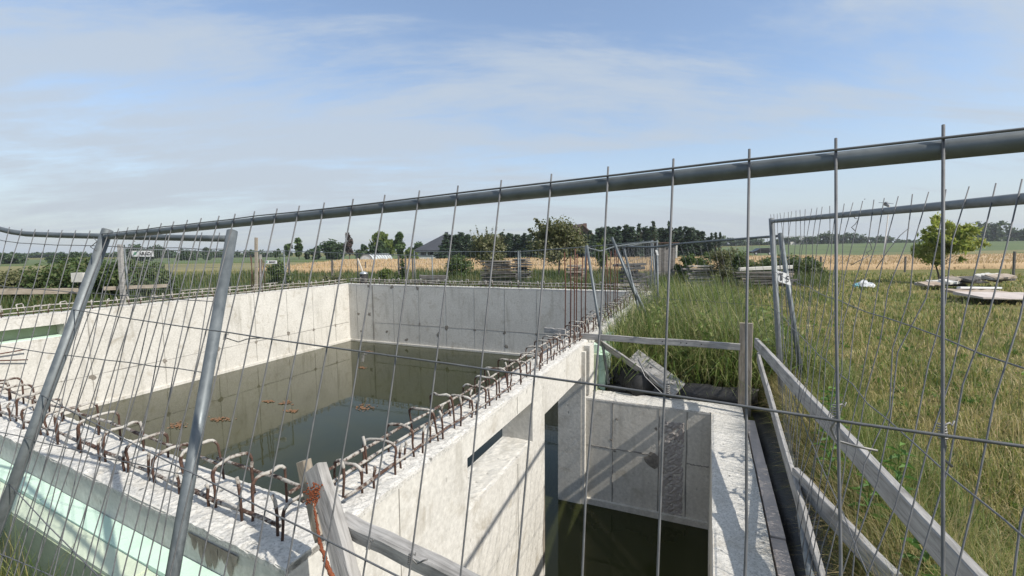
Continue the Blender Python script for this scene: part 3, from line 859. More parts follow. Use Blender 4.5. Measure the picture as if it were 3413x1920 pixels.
# 1 the near panel the picture is taken through, leaning over the basin
L1 = P(350, 790, 2.05); R1 = P(3136, 500, 2.05 * .275)
d1 = unit(R1 - L1); e1 = unit((.132, .269, .954)); n1 = unit(np.cross(d1, e1))
def on1(x, y):
    r_ = ray(x, y); return OC + r_ * (((L1 - OC) @ n1) / (r_ @ n1))
def cde(q):
    c = np.linalg.lstsq(np.c_[d1, e1], q - L1, rcond=None)[0]; return c
ks = []
for (tx, ty), (bx, by) in (((350, 790), (0, 1736)), ((933, 700), (742, 1600)), ((1680, 610), (1544, 1920)), ((2249, 545), (2200, 1920)), ((2787, 500), (2790, 1920)), ((3136, 470), (3140, 1920))):
    ct, cb = cde(on1(tx, ty)), cde(on1(bx, by)); ks.append((ct[0], -(cb[0] - ct[0]) / (cb[1] - ct[1])))
LEN1 = 3.33
tilt1 = lambda t: -float(np.interp(t * LEN1, [k_[0] for k_ in ks], [k_[1] for k_ in ks]))
TR1 = L1 + d1 * LEN1
def tube_t(x):
    lo, hi = -.2, LEN1 + .2
    for _ in range(50):
        m_ = (lo + hi) / 2; q = L1 + d1 * m_ - OC
        if CX + F * (q @ _r) / (q @ _f) < x: lo = m_
        else: hi = m_
    return m_ / LEN1
WT1 = [tube_t(x) for x in (373, 402, 434, 469, 505, 545, 587, 632, 679, 738, 793, 857, 933, 1007, 1090, 1186, 1292, 1407, 1537, 1680, 1846, 2034, 2249, 2498, 2787, 3136, 3580)] + [(2.98 + .111 * i) / LEN1 for i in range(3)]
th1, top1, E1 = panel('near mesh fence panel leaning over the basin corner, its top tube rising to the right', L1, TR1, e1, e1, 2.10, 30, [-.0075, .34, .72, 1.1, 1.5],
      tilt=tilt1, ts_w=WT1, rt=.0122, rw=.0018, kink=.0016, wiretop=.026)
tp = [on1(2226, 1300), on1(2787, 1375), on1(3140, 1440), on1(1233, 1815), on1(1372, 1862), on1(755, 1124), on1(1213, 1195)]
nearf = -n1 if n1 @ (OC - L1) < 0 else n1
ties(th1, [(p + nearf * .004, E1(.5)) for p in tp])
for x0, y0, pts in ((2226, 1300, [(2200, 1292), (2140, 1235), (2120, 1195)]), (2787, 1400, [(2770, 1430), (2790, 1470), (2860, 1490), (2930, 1505)]), (3145, 1450, [(3160, 1490), (3150, 1530), (3185, 1560)]), (1372, 1862, [(1375, 1885), (1395, 1875), (1410, 1870)]), (755, 1127, [(780, 1138), (810, 1128), (860, 1124)])):
    MB().tube([on1(x0, y0)] + [on1(*p) - nearf * .012 for p in pts], .0016, 5).build('wire_tie', 'tie_wire', th1, True)
MB().tube([on1(340, 800) + nearf * .03, on1(352, 812) + nearf * .03, on1(330, 830) + nearf * .03, on1(350, 842) + nearf * .03], .002, 5).build('wire_tie', 'wire', th1, True)

# 2 the panel behind it running off to the left with a sagging top tube
TR2 = P(770, 796, 1.93); TL2 = P(0, 785, 2.42) + (P(0, 785, 2.42) - P(350, 803, 2.2)) * 1.55
e2 = P(770, 775, 1.93) - P(570, 1920, 1.52)
lenf = np.linalg.norm(TR2 - TL2)
th2, top2, E2 = panel('bent mesh fence panel behind the near one, its top tube dipping at the left edge', TL2, TR2, (.10, .22, .97), e2, 2.10, 28, [.055, .28, .56, .92, 1.35],
      sag=[(0, .25), (.30, .12), (.40, .035), (.50, -.004), (.62, -.006), (.8, -.004), (1, 0)], kink=.005, rt=.0135, rw=.0019, wmat='wire')
# 3 the panel at the right edge with bent wires
TL3 = P(2572, 738, 5.6); TR3 = P(3413, 662, 1.68); TR3 = TL3 + unit(TR3 - TL3) * 5.5
e3a = P(2563, 720, 5.6) - P(2590, 1200, 5.45); e3b = P(3393, 627, 1.76) - P(3276, 925, 1.66)
th3, top3, E3 = panel('mesh fence panel over the lawn at the right edge with crooked broken wires', TL3, TR3, e3a, e3b, 2.2, 35, [.62, 1.05, 1.6], kink=.02, rt=.0215, rp=.031, rw=.0026, wiretop=.08, pmat='galv_dull')
for pts in ([(2838, 712), (2850, 728), (2862, 730), (2850, 748), (2838, 758), (2850, 769)], [(2885, 788), (2902, 815), (2906, 832), (2888, 842), (2897, 852), (2870, 866), (2836, 884)], [(3030, 760), (3000, 785), (2960, 835), (2920, 895)]):
    MB().tube([P(x, y, 3.4) for x, y in pts], .003, 5).build('bent_wire', 'wire', th3, True)
# 4 the panel from the pair of posts back towards the basin
TR4 = P(2602, 786, 6.1); TL4 = P(2052, 822, 8.7)
th4, top4, E4 = panel('mesh fence panel with a small lettered plate on its near post, beside the tall grass', TL4, TR4, P(2052, 815, 8.7) - P(2132, 995, 8.5), P(2597, 758, 6.1) - P(2662, 1200, 5.9), 2.15, 26, [.45, .95, 1.5],
      sag=[(0, 0), (.12, -.02), (.30, -.055), (.5, -.02), (1, 0)], kink=.008, rw=.0022, rp=.03, rt=.017)
# 5, 6 leaning panels along the right basin wall
TL5 = P(1957, 826, 6.9); TR5 = P(2190, 806, 10.2)
th5, top5, E5 = panel('leaning mesh fence panel with a dented top tube beside the tall rusty bars', TL5, TR5, P(1954, 810, 6.9) - P(2028, 1275, 6.6), P(2190, 800, 10.2) - P(2192, 930, 10.1), 2.02, 24, [.3, .7, 1.2],
      sag=[(0, 0), (.14, -.075), (.3, -.02), (.55, .0), (1, 0)], kink=.01, rw=.0019)
TL6 = P(2078, 824, 8.6); TR6 = P(2175, 805, 12.4)
th6, top6, E6 = panel('leaning mesh fence panel farthest along the right basin wall', TL6, TR6, P(2078, 800, 8.6) - P(2125, 990, 8.4), P(2175, 797, 12.4) - P(2183, 930, 12.3), 2.02, 22, [.3, .7, 1.2], kink=.01, rw=.0022, detail=False)
MB().tube([P(2040, 791, 7.9), P(2122, 1000, 7.75)], .021, 10).build('prop', 'galvanised', th5, True)
# far row behind the basin
vz = (0, 0, 1)
far = [((946, 836), (1190, 846), 'far left of the wheat view'), ((1190, 846), (1440, 853), 'in front of the greenhouse'), ((1381, 839), (1727, 839), 'in front of the dark roofed house'), ((1733, 839), (1951, 823), 'in front of the orchard tree'), ((1953, 823), (2172, 804), 'reaching the outhouse')]
for i, ((x0, y0), (x1, y1), w_) in enumerate(far):
    a_ = 14.3 + (.25 if i == 2 else 0) - (.2 if i >= 3 else 0)
    panel('far thin mesh fence panel behind the basin, ' + w_, ona(x0, y0, a_), ona(x1, y1, a_ + (0 if i < 4 else -.3)), vz, vz, 1.95, 22, [.5, 1.1], detail=False, rt=.016, rp=.024, rw=.0028, wmat='galv_dull', group='far fence panels')
xs = [(415, 828), (560, 834), (760, 840), (946, 836)]
for i in range(3):
    panel(['mesh fence panel behind the left basin wall carrying the larger name board', 'middle mesh fence panel behind the left basin wall', 'mesh fence panel behind the left basin wall carrying the smaller name board'][i],
          onb(*xs[i], BL - 1.0), onb(*xs[i+1], BL - 1.0), vz, vz, 1.95, 22, [.5, 1.1], detail=False, rt=.016, rp=.02, rw=.0026, wmat='galv_dull', group='far fence panels')

# ---- plates with lettering
def plate(name, label, org, ux, uz, w_, h_, texts, cat='sign', th_=.006):
    ux, uz = unit(ux), unit(uz); nrm = unit(np.cross(ux, uz))
    if nrm @ (OC - np.array(org)) < 0: nrm = -nrm
    t_ = thing(name, org, label, cat)
    M_ = lambda x, y, z: np.array(org) + ux * x + uz * y + nrm * z
    MB().box((-w_/2, -h_/2, -th_), (w_/2, h_/2, 0), M_).build('plate', 'paint_white', t_)
    for s_, x, y, size, mat, bold in texts:
        cu = bpy.data.curves.new('lettering', 'FONT'); cu.body = s_; cu.size = size; cu.align_x = 'CENTER'; cu.align_y = 'CENTER'
        cu.extrude = .001; cu.offset = bold
        ob = bpy.data.objects.new('lettering', cu); COL.objects.link(ob)
        dg = bpy.context.evaluated_depsgraph_get(); me = bpy.data.meshes.new_from_object(ob.evaluated_get(dg))
        bpy.data.objects.remove(ob)
        if ux[0] < 0: pass
        Rm = Matrix(((ux[0], uz[0], nrm[0], 0), (ux[1], uz[1], nrm[1], 0), (ux[2], uz[2], nrm[2], 0), (0, 0, 0, 1)))
        me.materials.clear(); me.materials.append(MATS[mat])
        lo = bpy.data.objects.new('lettering', me); COL.objects.link(lo); lo.parent = t_
        lo.matrix_local = Matrix.Translation(ux * x + uz * y + nrm * .003) @ Rm
    return t_, M_
for (x, y, w_, lab) in ((475, 845.5, 64, 'white name board with green mark and black letters on the left far fence'), (903, 873.5, 36, 'small white name board on the fence beside the wooden pole')):
    c = onb(x, y, BL - .95); wm = w_ * c[1] / F * 1.12; wm = .62
    ux = np.array([R[0], R[1], 0]); ux = np.array([cos(.35), sin(.35), 0]) if False else unit(P(x + 20, y, 10) - P(x - 20, y, 10))
    t_, M_ = plate('name_board', lab, c, ux, (0, 0, 1), wm * (w_ / 64 * c[1] / 13.2), wm * .27 * (w_ / 64 * c[1] / 13.2), [('ARAD', .11 * wm * (w_ / 64 * c[1] / 13.2), -.004, .205 * wm * (w_ / 64 * c[1] / 13.2), 'letter_black', .004)])
    s_ = w_ / 64 * c[1] / 13.2 * wm
    for k in range(3): MB().box((-.42 * s_ + k * .01, (-.05 + k * .045) * s_, .002), (-.30 * s_ + k * .01, (-.02 + k * .045) * s_, .004), M_).build('green_mark', 'letter_green', t_)
q_ = unit(P(2626, 927, 6.0) - P(2594, 917, 6.0)); u_ = unit(P(2602, 905, 6.0) - P(2612, 948, 6.0))
plate('letter_plate', 'small white plate with black letters wired to the leaning fence post', P(2612, 926, 5.84), q_, u_, .165, .15, [('T', -.036, -.005, .13, 'letter_black', .004), ('S', .05, -.005, .11, 'letter_black', .001)])
plate('blank_tag', 'small white tag on the post beside the outhouse', P(2190, 842, 10.1), (1, 0, 0), unit((-.3, 0, 1)), .045, .12, [])

# ================================================================== timber rails around the shaft
def timber(name, label, pieces, org, cat, group=None):
    t_ = thing(name, org, label, cat, group)
    for nm, p, q, w_, h_, mat, up in pieces:
        p, q = np.array(p, float), np.array(q, float)
        mb = MB(); d = unit(q - p); sd = unit(np.cross(d, up)); u = np.cross(sd, d)
        Lg = np.linalg.norm(q - p)
        # built along local x so the grain follows the board
        m2 = MB(); m2.beam((0, 0, 0), (Lg, 0, 0), w_, h_, (0, 0, 1), 0, .005)
        o = m2.build(nm, mat, None); o.parent = t_
        o.matrix_local = Matrix(((d[0], -sd[0], u[0], p[0] - org[0]), (d[1], -sd[1], u[1], p[1] - org[1]), (d[2], -sd[2], u[2], p[2] - org[2]), (0, 0, 0, 1)))
        o.matrix_local = Matrix.Translation(Vector(p - np.array(org))) @ Matrix(((d[0], -sd[0], u[0], 0), (d[1], -sd[1], u[1], 0), (d[2], -sd[2], u[2], 0), (0, 0, 0, 1)))
    return t_
UPZ = (0, 0, 1)
post_b = W(5.08, 2.03, -1.0)
rail = timber('timber_railing', 'weathered grey timber railing along the right edge of the shaft', [
    ('post', post_b, W(5.05, 2.02, .345), .15, .05, 'wood_brown', (A[0], A[1], 0)),
    ('rail', W(4.98, 2.13, .115), W(.2, 2.50, .10), .045, .12, 'wood_grey', UPZ),
    ('post', W(.32, 2.56, -1.0), W(.30, 2.55, .22), .10, .05, 'wood_grey', (A[0], A[1], 0)),
    ('brace', P(2527, 1188, 5.65), onz(2745, 1960, -.47), .03, .11, 'wood_grey', UPZ),
    ('rail', P(2650, 1585, 3.25), onz(2990, 1950, -.36), .045, .12, 'wood_grey', UPZ),
    ], post_b, 'railing')
beam_l = W(4.97, -.25, .03)
cross = timber('crossbar', 'grey punched board spanning from the basin wall to the timber post', [
    ('board', W(4.99, -.30, .045), W(4.99, 1.955, .045), .035, .085, 'wood_grey', UPZ)], beam_l, 'board')
for k in (.85, 1.05, 1.32, 1.55, 1.62, 1.8):
    MB().tube([W(4.9715, -.3 + k, .05), W(4.969, -.3 + k, .05)], .008, 8).build('nail_hole', 'black_plastic', cross)
# near corner: split post with orange foam and the round-edged beam
pb = P(1165, 1935, 1.66)
np_ = timber('corner_post', 'split grey timber post with dried orange foam, leaning over the basin corner', [
    ('board', P(1180, 1990, 1.62), P(1052, 1560, 1.86), .052, .085, 'wood_grey', (1, -.5, .1)),
    ('board', P(1075, 1800, 1.92), P(1012, 1535, 1.97), .045, .05, 'wood_brown', (1, -.4, .1))], pb, 'post')
def foam(pts, parent):
    mb = MB()
    for (x, y, dep, r_) in pts:
        c = P(x, y, dep); n = 6; vs = []
        for i in range(5):
            la = -pi/2 + pi * i / 4
            for j in range(n): vs.append(c + r_ * random.uniform(.7, 1.25) * np.array([cos(la) * cos(2*pi*j/n), cos(la) * sin(2*pi*j/n), sin(la)]))
        fs = []
        for i in range(4):
            for j in range(n): fs.append((i*n+j, i*n+(j+1) % n, (i+1)*n+(j+1) % n, (i+1)*n+j))
        mb.add(vs, fs)
    mb.build('foam_crumbs', 'foam_orange', parent, True)['kind'] = 'stuff'
fp = []
for i in range(110): fp.append((1045 + random.gauss(0, 12), 1648 + random.gauss(0, 18), 1.782, random.uniform(.0025, .005)))
foam(fp, np_)
pts = []; rs = []
for i in range(60):
    t_ = i / 59; pts.append(P(1046 + 45 * t_ ** 1.2 + 40 * max(0, t_ - .55) + random.gauss(0, 1.5), 1670 + 265 * t_, 1.77 - .185 * t_)); rs.append(random.uniform(.002, .004) + .006 * t_)
MB().tube(pts, rs, 9).build('foam', 'foam_orange', np_, True)
bb0 = P(1140, 1738, 1.80); bb1 = P(1640, 1990, 1.50)
timber('beam', 'grey round-edged timber beam crossing the near corner of the shaft', [('timber', bb0, bb1, .062, .062, 'wood_grey', UPZ)], bb0, 'beam')
# loose boards and pipe behind the shaft
c0 = P(2150, 1230, 6.6)
timber('loose_board', 'grey board sloping down from the crossbar behind the shaft', [('board', P(1985, 1130, 6.75), P(2250, 1315, 6.25), .03, .1, 'wood_grey', (0, -.5, 1))], P(1985, 1130, 6.75), 'board')
lb = timber('wide_board', 'wide weathered board with round holes lying against the black pipe', [('board', P(2110, 1185, 6.70), P(2265, 1300, 6.2), .24, .035, 'wood_grey', (-.35, -.75, .8))], P(2110, 1185, 6.75), 'board')
for x, y in ((2160, 1202), (2168, 1226), (2193, 1233)):
    c = P(x, y, 6.50); MB().tube([c, c + np.array([0, -.012, .01])], .013, 8).build('hole', 'black_plastic', lb)
timber('short_board', 'short grey board end poking over the basin wall between the bars', [('board', P(1815, 1100, 6.35), P(1885, 1107, 6.2), .03, .07, 'wood_grey', UPZ)], P(1815, 1100, 6.35), 'board')
pipe = thing('corrugated_pipe', P(2090, 1260, 6.7), 'black corrugated pipe end lying behind the shaft', 'pipe')
pp, qq = P(2070, 1245, 7.0), P(2150, 1290, 6.4)
pts = []; rs = []
for i in range(40):
    pts.append(pp + (qq - pp) * i / 39); rs.append(.185 + (.018 if i % 4 < 2 else 0))
MB().tube(pts, rs, 18).build('pipe_body', 'black_plastic', pipe, True)

tag(MB().tube([P(2122, 1192, 6.2), P(2150, 1255, 6.0), P(2195, 1300, 5.6), P(2213, 1318, 4.5)], .004, 6).build('loose_cable', 'off_white', org=P(2122, 1192, 6.2)), 'thin pale cable trailing down from the wide board', 'cable')
#==PART4==
# ================================================================== foliage tools
def blades(name, B, h, w, az, lean, mat, label, parent=None, stiff=.6):
    """grass blades: 5 points each, a bent tapering strip"""
    n = len(B); sd = np.c_[-np.sin(az), np.cos(az), np.zeros(n)] * (w / 2)[:, None]
    dr = np.c_[np.cos(az), np.sin(az), np.zeros(n)]
    tw = RNG.uniform(-.8, .8, n); sd = sd + dr * (w / 2 * tw)[:, None] * .6
    mid = B + np.c_[np.zeros(n), np.zeros(n), h * stiff * np.cos(lean * .5)] + dr * (h * stiff * np.sin(lean * .5))[:, None]
    tip = mid + np.c_[np.zeros(n), np.zeros(n), h * (1 - stiff) * np.cos(lean * 1.5)] + dr * (h * (1 - stiff) * np.sin(lean * 1.5))[:, None]
    V = np.stack([B - sd, B + sd, mid - sd * .75, mid + sd * .75, tip], 1).reshape(-1, 3)
    i0 = np.arange(n)[:, None] * 5
    T = np.concatenate([i0 + [0, 1, 3], i0 + [0, 3, 2], i0 + [2, 3, 4]], 0)
    o = mk_np(name, V, T, mat, parent)
    return stuff(o, label)
def polar(n, r0, r1, a0, a1, power=0.0):
    r = np.exp(RNG.uniform(np.log(r0), np.log(r1), n)); an = np.radians(RNG.uniform(a0, a1, n))
    return np.c_[r * np.sin(an), r * np.cos(an)], r
def abv(XY):
    q = XY - PC; return q @ A, q @ R
def drop(XY): return np.c_[XY, ground_h(XY[:, 0], XY[:, 1]) - .01]
def free(a, b, m=.0):
    inb = (a > -.40 - m) & (a < 13.1) & (b > -11.95) & (b < .14)
    ins = (a > -.5) & (a < 5.4) & (b > -.2) & (b < 2.32)
    return ~(inb | ins)
# lawn to the right
XY, r = polar(150000, 1.3, 42, -5, 68)
a_, b_ = abv(XY); k_ = free(a_, b_) & (b_ > 2.3 - .0 * a_) & (vnoise(XY[:, 0], XY[:, 1], 1.6, 4) * .6 + vnoise(XY[:, 0], XY[:, 1], .5, 8) * .4 > .26)
XY, r, a_, b_ = XY[k_], r[k_], a_[k_], b_[k_]
hh = RNG.uniform(.06, .17, len(r)) * (.45 + 1.2 * vnoise(XY[:, 0], XY[:, 1], .8, 9)) * (1 + .012 * r)
near_rail = np.exp(-((b_ - 2.75) / .35) ** 2) * (a_ < 6); hh = hh * (1 + 1.6 * near_rail) * (1 + .7 * (r < 7))
blades('lawn_grass', drop(XY), hh, np.maximum(.0035, .0013 * r) * RNG.uniform(.7, 1.4, len(r)), RNG.uniform(0, 2*pi, len(r)), RNG.uniform(.15, 1.25, len(r)), 'grass_lawn', 'short lawn grass mixed with straw')
XY, r = polar(14000, 1.4, 30, 5, 66)
a_, b_ = abv(XY); k_ = free(a_, b_) & (b_ > 2.6) & (vnoise(XY[:, 0], XY[:, 1], .7, 24) > .42); XY, r = XY[k_], r[k_]; B = drop(XY); B[:, 2] += RNG.uniform(.02, .1, len(r))
blades('cut_straw', B, RNG.uniform(.12, .3, len(r)), np.maximum(.003, .0011 * r), RNG.uniform(0, 2*pi, len(r)), RNG.uniform(1.1, 1.6, len(r)), 'grass_dry', 'cut straw lying on the lawn')
# coarse lawn tufts standing higher
XY, r = polar(26000, 1.6, 40, 5, 66)
a_, b_ = abv(XY); k_ = free(a_, b_) & (b_ > 2.4) & (vnoise(XY[:, 0], XY[:, 1], .9, 14) > .55)
XY, r = XY[k_], r[k_]
blades('grass_tufts', drop(XY), RNG.uniform(.14, .30, len(r)), np.maximum(.004, .0012 * r), RNG.uniform(0, 2*pi, len(r)), RNG.uniform(.1, .9, len(r)), 'grass_green', 'taller green tufts in the lawn')
# tall grass behind the shaft
n = 24000
a_ = RNG.uniform(5.42, 11.5, n); b_ = RNG.uniform(.22, 3.0, n) * (1 - .0 * a_)
k_ = (b_ < 2.7 - .12 * (a_ - 5.4) + .5 * vnoise(a_, b_, 1.5)) & free(a_, b_); a_, b_ = a_[k_], b_[k_]
XY = PC + np.outer(a_, A) + np.outer(b_, R); r = np.hypot(XY[:, 0], XY[:, 1])
env = (.68 + .32 * vnoise(XY[:, 0], XY[:, 1], 1.2, 2)) * np.where(b_ > 2.2, .7, 1.0)
blades('tall_grass', drop(XY), RNG.uniform(.75, 1.5, len(r)) * env * (1 + .035 * np.minimum(a_ - 5.4, 4)), RNG.uniform(.006, .021, len(r)), RNG.uniform(0, 2*pi, len(r)), RNG.uniform(.15, 1.5, len(r)), 'grass_tall', 'tall green grass behind the shaft')
k_ = RNG.random(len(r)) < .12
blades('dry_stems', drop(XY[k_]), RNG.uniform(.9, 1.4, k_.sum()) * env[k_], np.full(k_.sum(), .004), RNG.uniform(0, 2*pi, k_.sum()), RNG.uniform(.02, .5, k_.sum()), 'grass_dry', 'dry straw stems in the tall grass')
TGXY = XY
# low dead grass at the foot of the tall grass
n = 6000; a_ = RNG.uniform(5.4, 6.6, n); b_ = RNG.uniform(.6, 2.4, n); XY = PC + np.outer(a_, A) + np.outer(b_, R)
blades('dead_grass', drop(XY), RNG.uniform(.2, .6, n), np.full(n, .005), RNG.uniform(0, 2*pi, n), RNG.uniform(.1, 1.2, n), 'grass_dry', 'dead grass at the foot of the tall grass')
# dry grass hanging over the membrane, along the rails
n = 10000
a_ = RNG.uniform(.2, 5.6, n); b_ = 2.40 + np.abs(RNG.normal(0, .2, n)); XY = PC + np.outer(a_, A) + np.outer(b_, R)
az = np.arctan2(-R[1], -R[0]) + RNG.normal(0, 1.1, n)
B = drop(XY); B[:, 2] = np.maximum(B[:, 2], -.70)
blades('bank_grass', B, RNG.uniform(.2, .6, n), np.full(n, .0045), az, RNG.uniform(.2, 1.45, n), 'grass_bank', 'dry grass hanging over the black membrane')
n = 9000
a_ = RNG.uniform(.0, 6.0, n); b_ = RNG.uniform(2.5, 3.3, n); XY = PC + np.outer(a_, A) + np.outer(b_, R)
blades('rail_grass', drop(XY), RNG.uniform(.2, .62, n) * (.5 + .8 * vnoise(XY[:, 0], XY[:, 1], 2)), np.full(n, .0065), RNG.uniform(0, 2*pi, n), RNG.uniform(.05, .9, n), 'grass_tall', 'green grass growing between the rails')
# rough meadow left of and behind the basin
XY, r = polar(90000, 6, 46, -62, 14)
a_, b_ = abv(XY); k_ = free(a_, b_) & ((a_ > 13.0) | (b_ < -11.9)); XY, r = XY[k_], r[k_]
blades('meadow_grass', drop(XY), RNG.uniform(.15, .55, len(r)) * (.5 + vnoise(XY[:, 0], XY[:, 1], .5, 6)), .0012 * r, RNG.uniform(0, 2*pi, len(r)), RNG.uniform(.05, .8, len(r)), 'grass_meadow', 'rough grass and weeds around the basin')
# near left corner
n = 2600
a_ = -.42 - np.abs(RNG.normal(0, .30, n)); b_ = RNG.uniform(-4.5, -1.2, n); XY = PC + np.outer(a_ - .073 * b_, A) + np.outer(b_, R)
kk = RNG.random(n) < .55 + .45 * (b_ < -2.0)
blades('corner_grass', drop(XY)[kk], RNG.uniform(.25, .7, kk.sum()), RNG.uniform(.003, .006, kk.sum()), RNG.uniform(0, 2*pi, kk.sum()), RNG.uniform(.05, .8, kk.sum()), 'grass_green', 'weeds in front of the green boards')
# wheat stalks along the field edge and top
n = 52000
k = RNG.random(n); l = RNG.random(n) ** 1.8
yy0 = 40 + (33 - 40) * k; yy1 = 80 + (68 - 80) * k; y = yy0 + (yy1 - yy0) * l; x = (-15.5 + 135.5 * k) * (1 + y / 90)
XY = np.c_[x, y]; B = np.c_[XY, ground_h(x, y) + np.where(l < .01, 0, .3)]
blades('wheat_stalks', B, RNG.uniform(.22, .42, n), .0013 * y, RNG.uniform(0, 2*pi, n), RNG.uniform(0, .5, n), 'wheat', 'ripe wheat ears')

def leaves(C, Rr, n, size, mat, name='crown', parent=None, droop=0.0, aspect=.6, fill=.45):
    """leaf cards through a set of lobes: C centres (k,3), Rr radii (k,3)"""
    C = np.asarray(C, float); Rr = np.asarray(Rr, float)
    vol = np.prod(Rr, 1) ** .75; idx = RNG.choice(len(C), n, p=vol / vol.sum())
    u = RNG.normal(size=(n, 3)); u /= np.linalg.norm(u, axis=1)[:, None]
    rad = RNG.random(n) ** fill
    rad *= 1 + .18 * RNG.normal(size=n)
    Pp = C[idx] + u * Rr[idx] * rad[:, None]
    nrm = u + RNG.normal(0, .7, (n, 3)); nrm[:, 2] += .35; nrm /= np.linalg.norm(nrm, axis=1)[:, None]
    t1 = np.cross(nrm, RNG.normal(size=(n, 3))); t1 /= np.linalg.norm(t1, axis=1)[:, None]
    if droop: t1 = t1 * (1 - droop) + np.array([0, 0, -1.0]) * droop; t1 /= np.linalg.norm(t1, axis=1)[:, None]
    t2 = np.cross(nrm, t1); t2 /= (np.linalg.norm(t2, axis=1)[:, None] + 1e-9)
    s = size * RNG.uniform(.55, 1.4, n)[:, None]
    V = np.stack([Pp - t1 * s, Pp - t2 * s * aspect, Pp + t1 * s, Pp + t2 * s * aspect], 1).reshape(-1, 3)
    T = np.arange(n * 4).reshape(n, 4)
    return mk_np(name, V, T, mat, parent)
# broad leaves mixed into the tall grass and the lawn
kk = RNG.choice(len(TGXY), 260); CC = drop(TGXY[kk]); CC[:, 2] += RNG.uniform(.25, .85, 260)
stuff(leaves(CC, np.c_[np.full(260, .16), np.full(260, .16), np.full(260, .22)], 4200, .05, 'grass_tall', 'broad_weeds', None, .2, .35, .6), 'broad leaved weeds in the tall grass')
XW, rw_ = polar(900, 1.8, 16, 4, 62); aw, bw = abv(XW); kw = free(aw, bw) & (bw > 2.5); XW = XW[kw]; CW = drop(XW); CW[:, 2] += .05
stuff(leaves(CW, np.c_[np.full(len(CW), .10), np.full(len(CW), .10), np.full(len(CW), .05)], 5200, .03, 'weed_green', 'lawn_weeds', None, 0, .5, .6), 'small broad leaved weeds in the lawn')
def lobes(w_, h_, k, shape='round', seed=0):
    rr = random.Random(seed); C = []; Rd = []
    for i in range(k):
        if shape == 'round':
            an = rr.uniform(0, 2*pi); zz_ = rr.uniform(.15, .88); env = sqrt(max(.05, 1 - ((zz_ - .45) / .58) ** 2)); q = rr.uniform(.15, .75) * env * w_ / 2
            s = rr.uniform(.15, .28) * w_
            C.append((cos(an) * q, sin(an) * q, zz_ * h_)); Rd.append((s, s, min(s, h_ * .3) * rr.uniform(.6, .9)))
        elif shape == 'tall':
            an = rr.uniform(0, 2*pi); zz_ = rr.uniform(.08, .93); env = max(.15, 1 - abs(zz_ - .4) * 1.35); q = rr.uniform(.1, .6) * env * w_ / 2
            s = rr.uniform(.18, .32) * w_ * (.5 + env * .5)
            C.append((cos(an) * q, sin(an) * q, zz_ * h_)); Rd.append((s, s, s * 1.2))
        elif shape == 'cone':
            zz_ = (i + .5) / k; an = rr.uniform(0, 2*pi); env = (1 - zz_) ** .85
            q = rr.uniform(.2, .75) * env * w_ / 2; s = max(.1 * w_, .30 * w_ * env)
            C.append((cos(an) * q, sin(an) * q, (.03 + .92 * zz_) * h_)); Rd.append((s, s, s * .55))
        elif shape == 'bush':
            an = rr.uniform(0, 2*pi); q = rr.uniform(0, .72) * w_ / 2; zz_ = rr.uniform(.06, .84) * (1 - .4 * (2 * q / w_) ** 2)
            s = rr.uniform(.13, .24) * w_; C.append((cos(an) * q, sin(an) * q, zz_ * h_)); Rd.append((s, s, min(s, .3 * h_)))
    return np.array(C), np.array(Rd)
def tree(name, label, x, ytop, dep, wpx, shape, mat, n, size, k=14, seed=0, group=None, cat='tree', trunk=True, base_frac=.18, droop=0.0, extra=None, hadd=0.0, fill=.45):
    top = P(x, ytop, dep); bx, by = top[0], top[1]; gz = float(ground_h(bx, by)); H_ = top[2] - gz + hadd; w_ = wpx * dep / F
    t_ = thing(name, (bx, by, gz), label, cat, group)
    if trunk:
        r0 = max(.04, .022 * H_)
        mb = MB(); mb.tube([(bx, by, gz - .1), (bx + random.uniform(-.03, .03) * H_, by, gz + H_ * .35), (bx + random.uniform(-.05, .05) * H_, by, gz + H_ * .8)], [r0, r0 * .75, r0 * .25], 7)
        for i in range(6):
            an = random.uniform(0, 2*pi); z0 = gz + H_ * random.uniform(.2, .55); q = random.uniform(.25, .42) * w_
            mb.tube([(bx, by, z0), (bx + cos(an) * q * .5, by + sin(an) * q * .5, z0 + H_ * .14), (bx + cos(an) * q, by + sin(an) * q, z0 + H_ * random.uniform(.2, .34))], [r0 * .4, r0 * .25, r0 * .08], 5)
        mb.build('trunk', 'bark', t_)
    C, Rd = lobes(w_, H_ * (1 - base_frac), k, shape, seed)
    C = C + np.array([bx, by, gz + H_ * base_frac])
    leaves(C, Rd, n, size, mat, 'crown', t_, droop, fill=fill)
    return t_

# ================================================================== trees
G = 'trees beyond the wheat'
tree('broadleaf_tree', 'tiny round tree left of the tall poplar, far beyond the fields', 921, 827, 120, 24, 'round', 'leaf_dark', 500, .35, 6, 1, G)
tree('broadleaf_tree', 'dark rounded tree beside the tall pale tree', 959, 811, 110, 34, 'round', 'leaf_mid', 900, .35, 9, 2, G)
tree('poplar_tree', 'tall narrow pale green tree above the green field', 994, 792, 110, 36, 'tall', 'leaf_mid', 1300, .33, 12, 3, G)
tree('broadleaf_tree', 'low bush right of the tall pale tree', 1022, 833, 110, 30, 'bush', 'leaf_dark', 500, .35, 7, 4, G, base_frac=.03)
tree('broadleaf_tree', 'low dark tree beside the broad dark clump', 1053, 822, 108, 44, 'bush', 'leaf_dark', 900, .35, 9, 5, G, base_frac=.03)
tree('broadleaf_tree', 'broad dark tree clump left of the copper tree', 1108, 800, 105, 92, 'bush', 'leaf_dark', 2600, .36, 16, 6, G, base_frac=.04)
tree('copper_tree', 'slender copper-leaved tree above the far fence', 1161, 774, 100, 42, 'tall', 'leaf_copper', 1300, .3, 12, 7, G, fill=.6)
tree('broadleaf_tree', 'low green trees right of the copper tree', 1205, 818, 98, 70, 'bush', 'leaf_dark', 1500, .34, 10, 8, G, base_frac=.02)
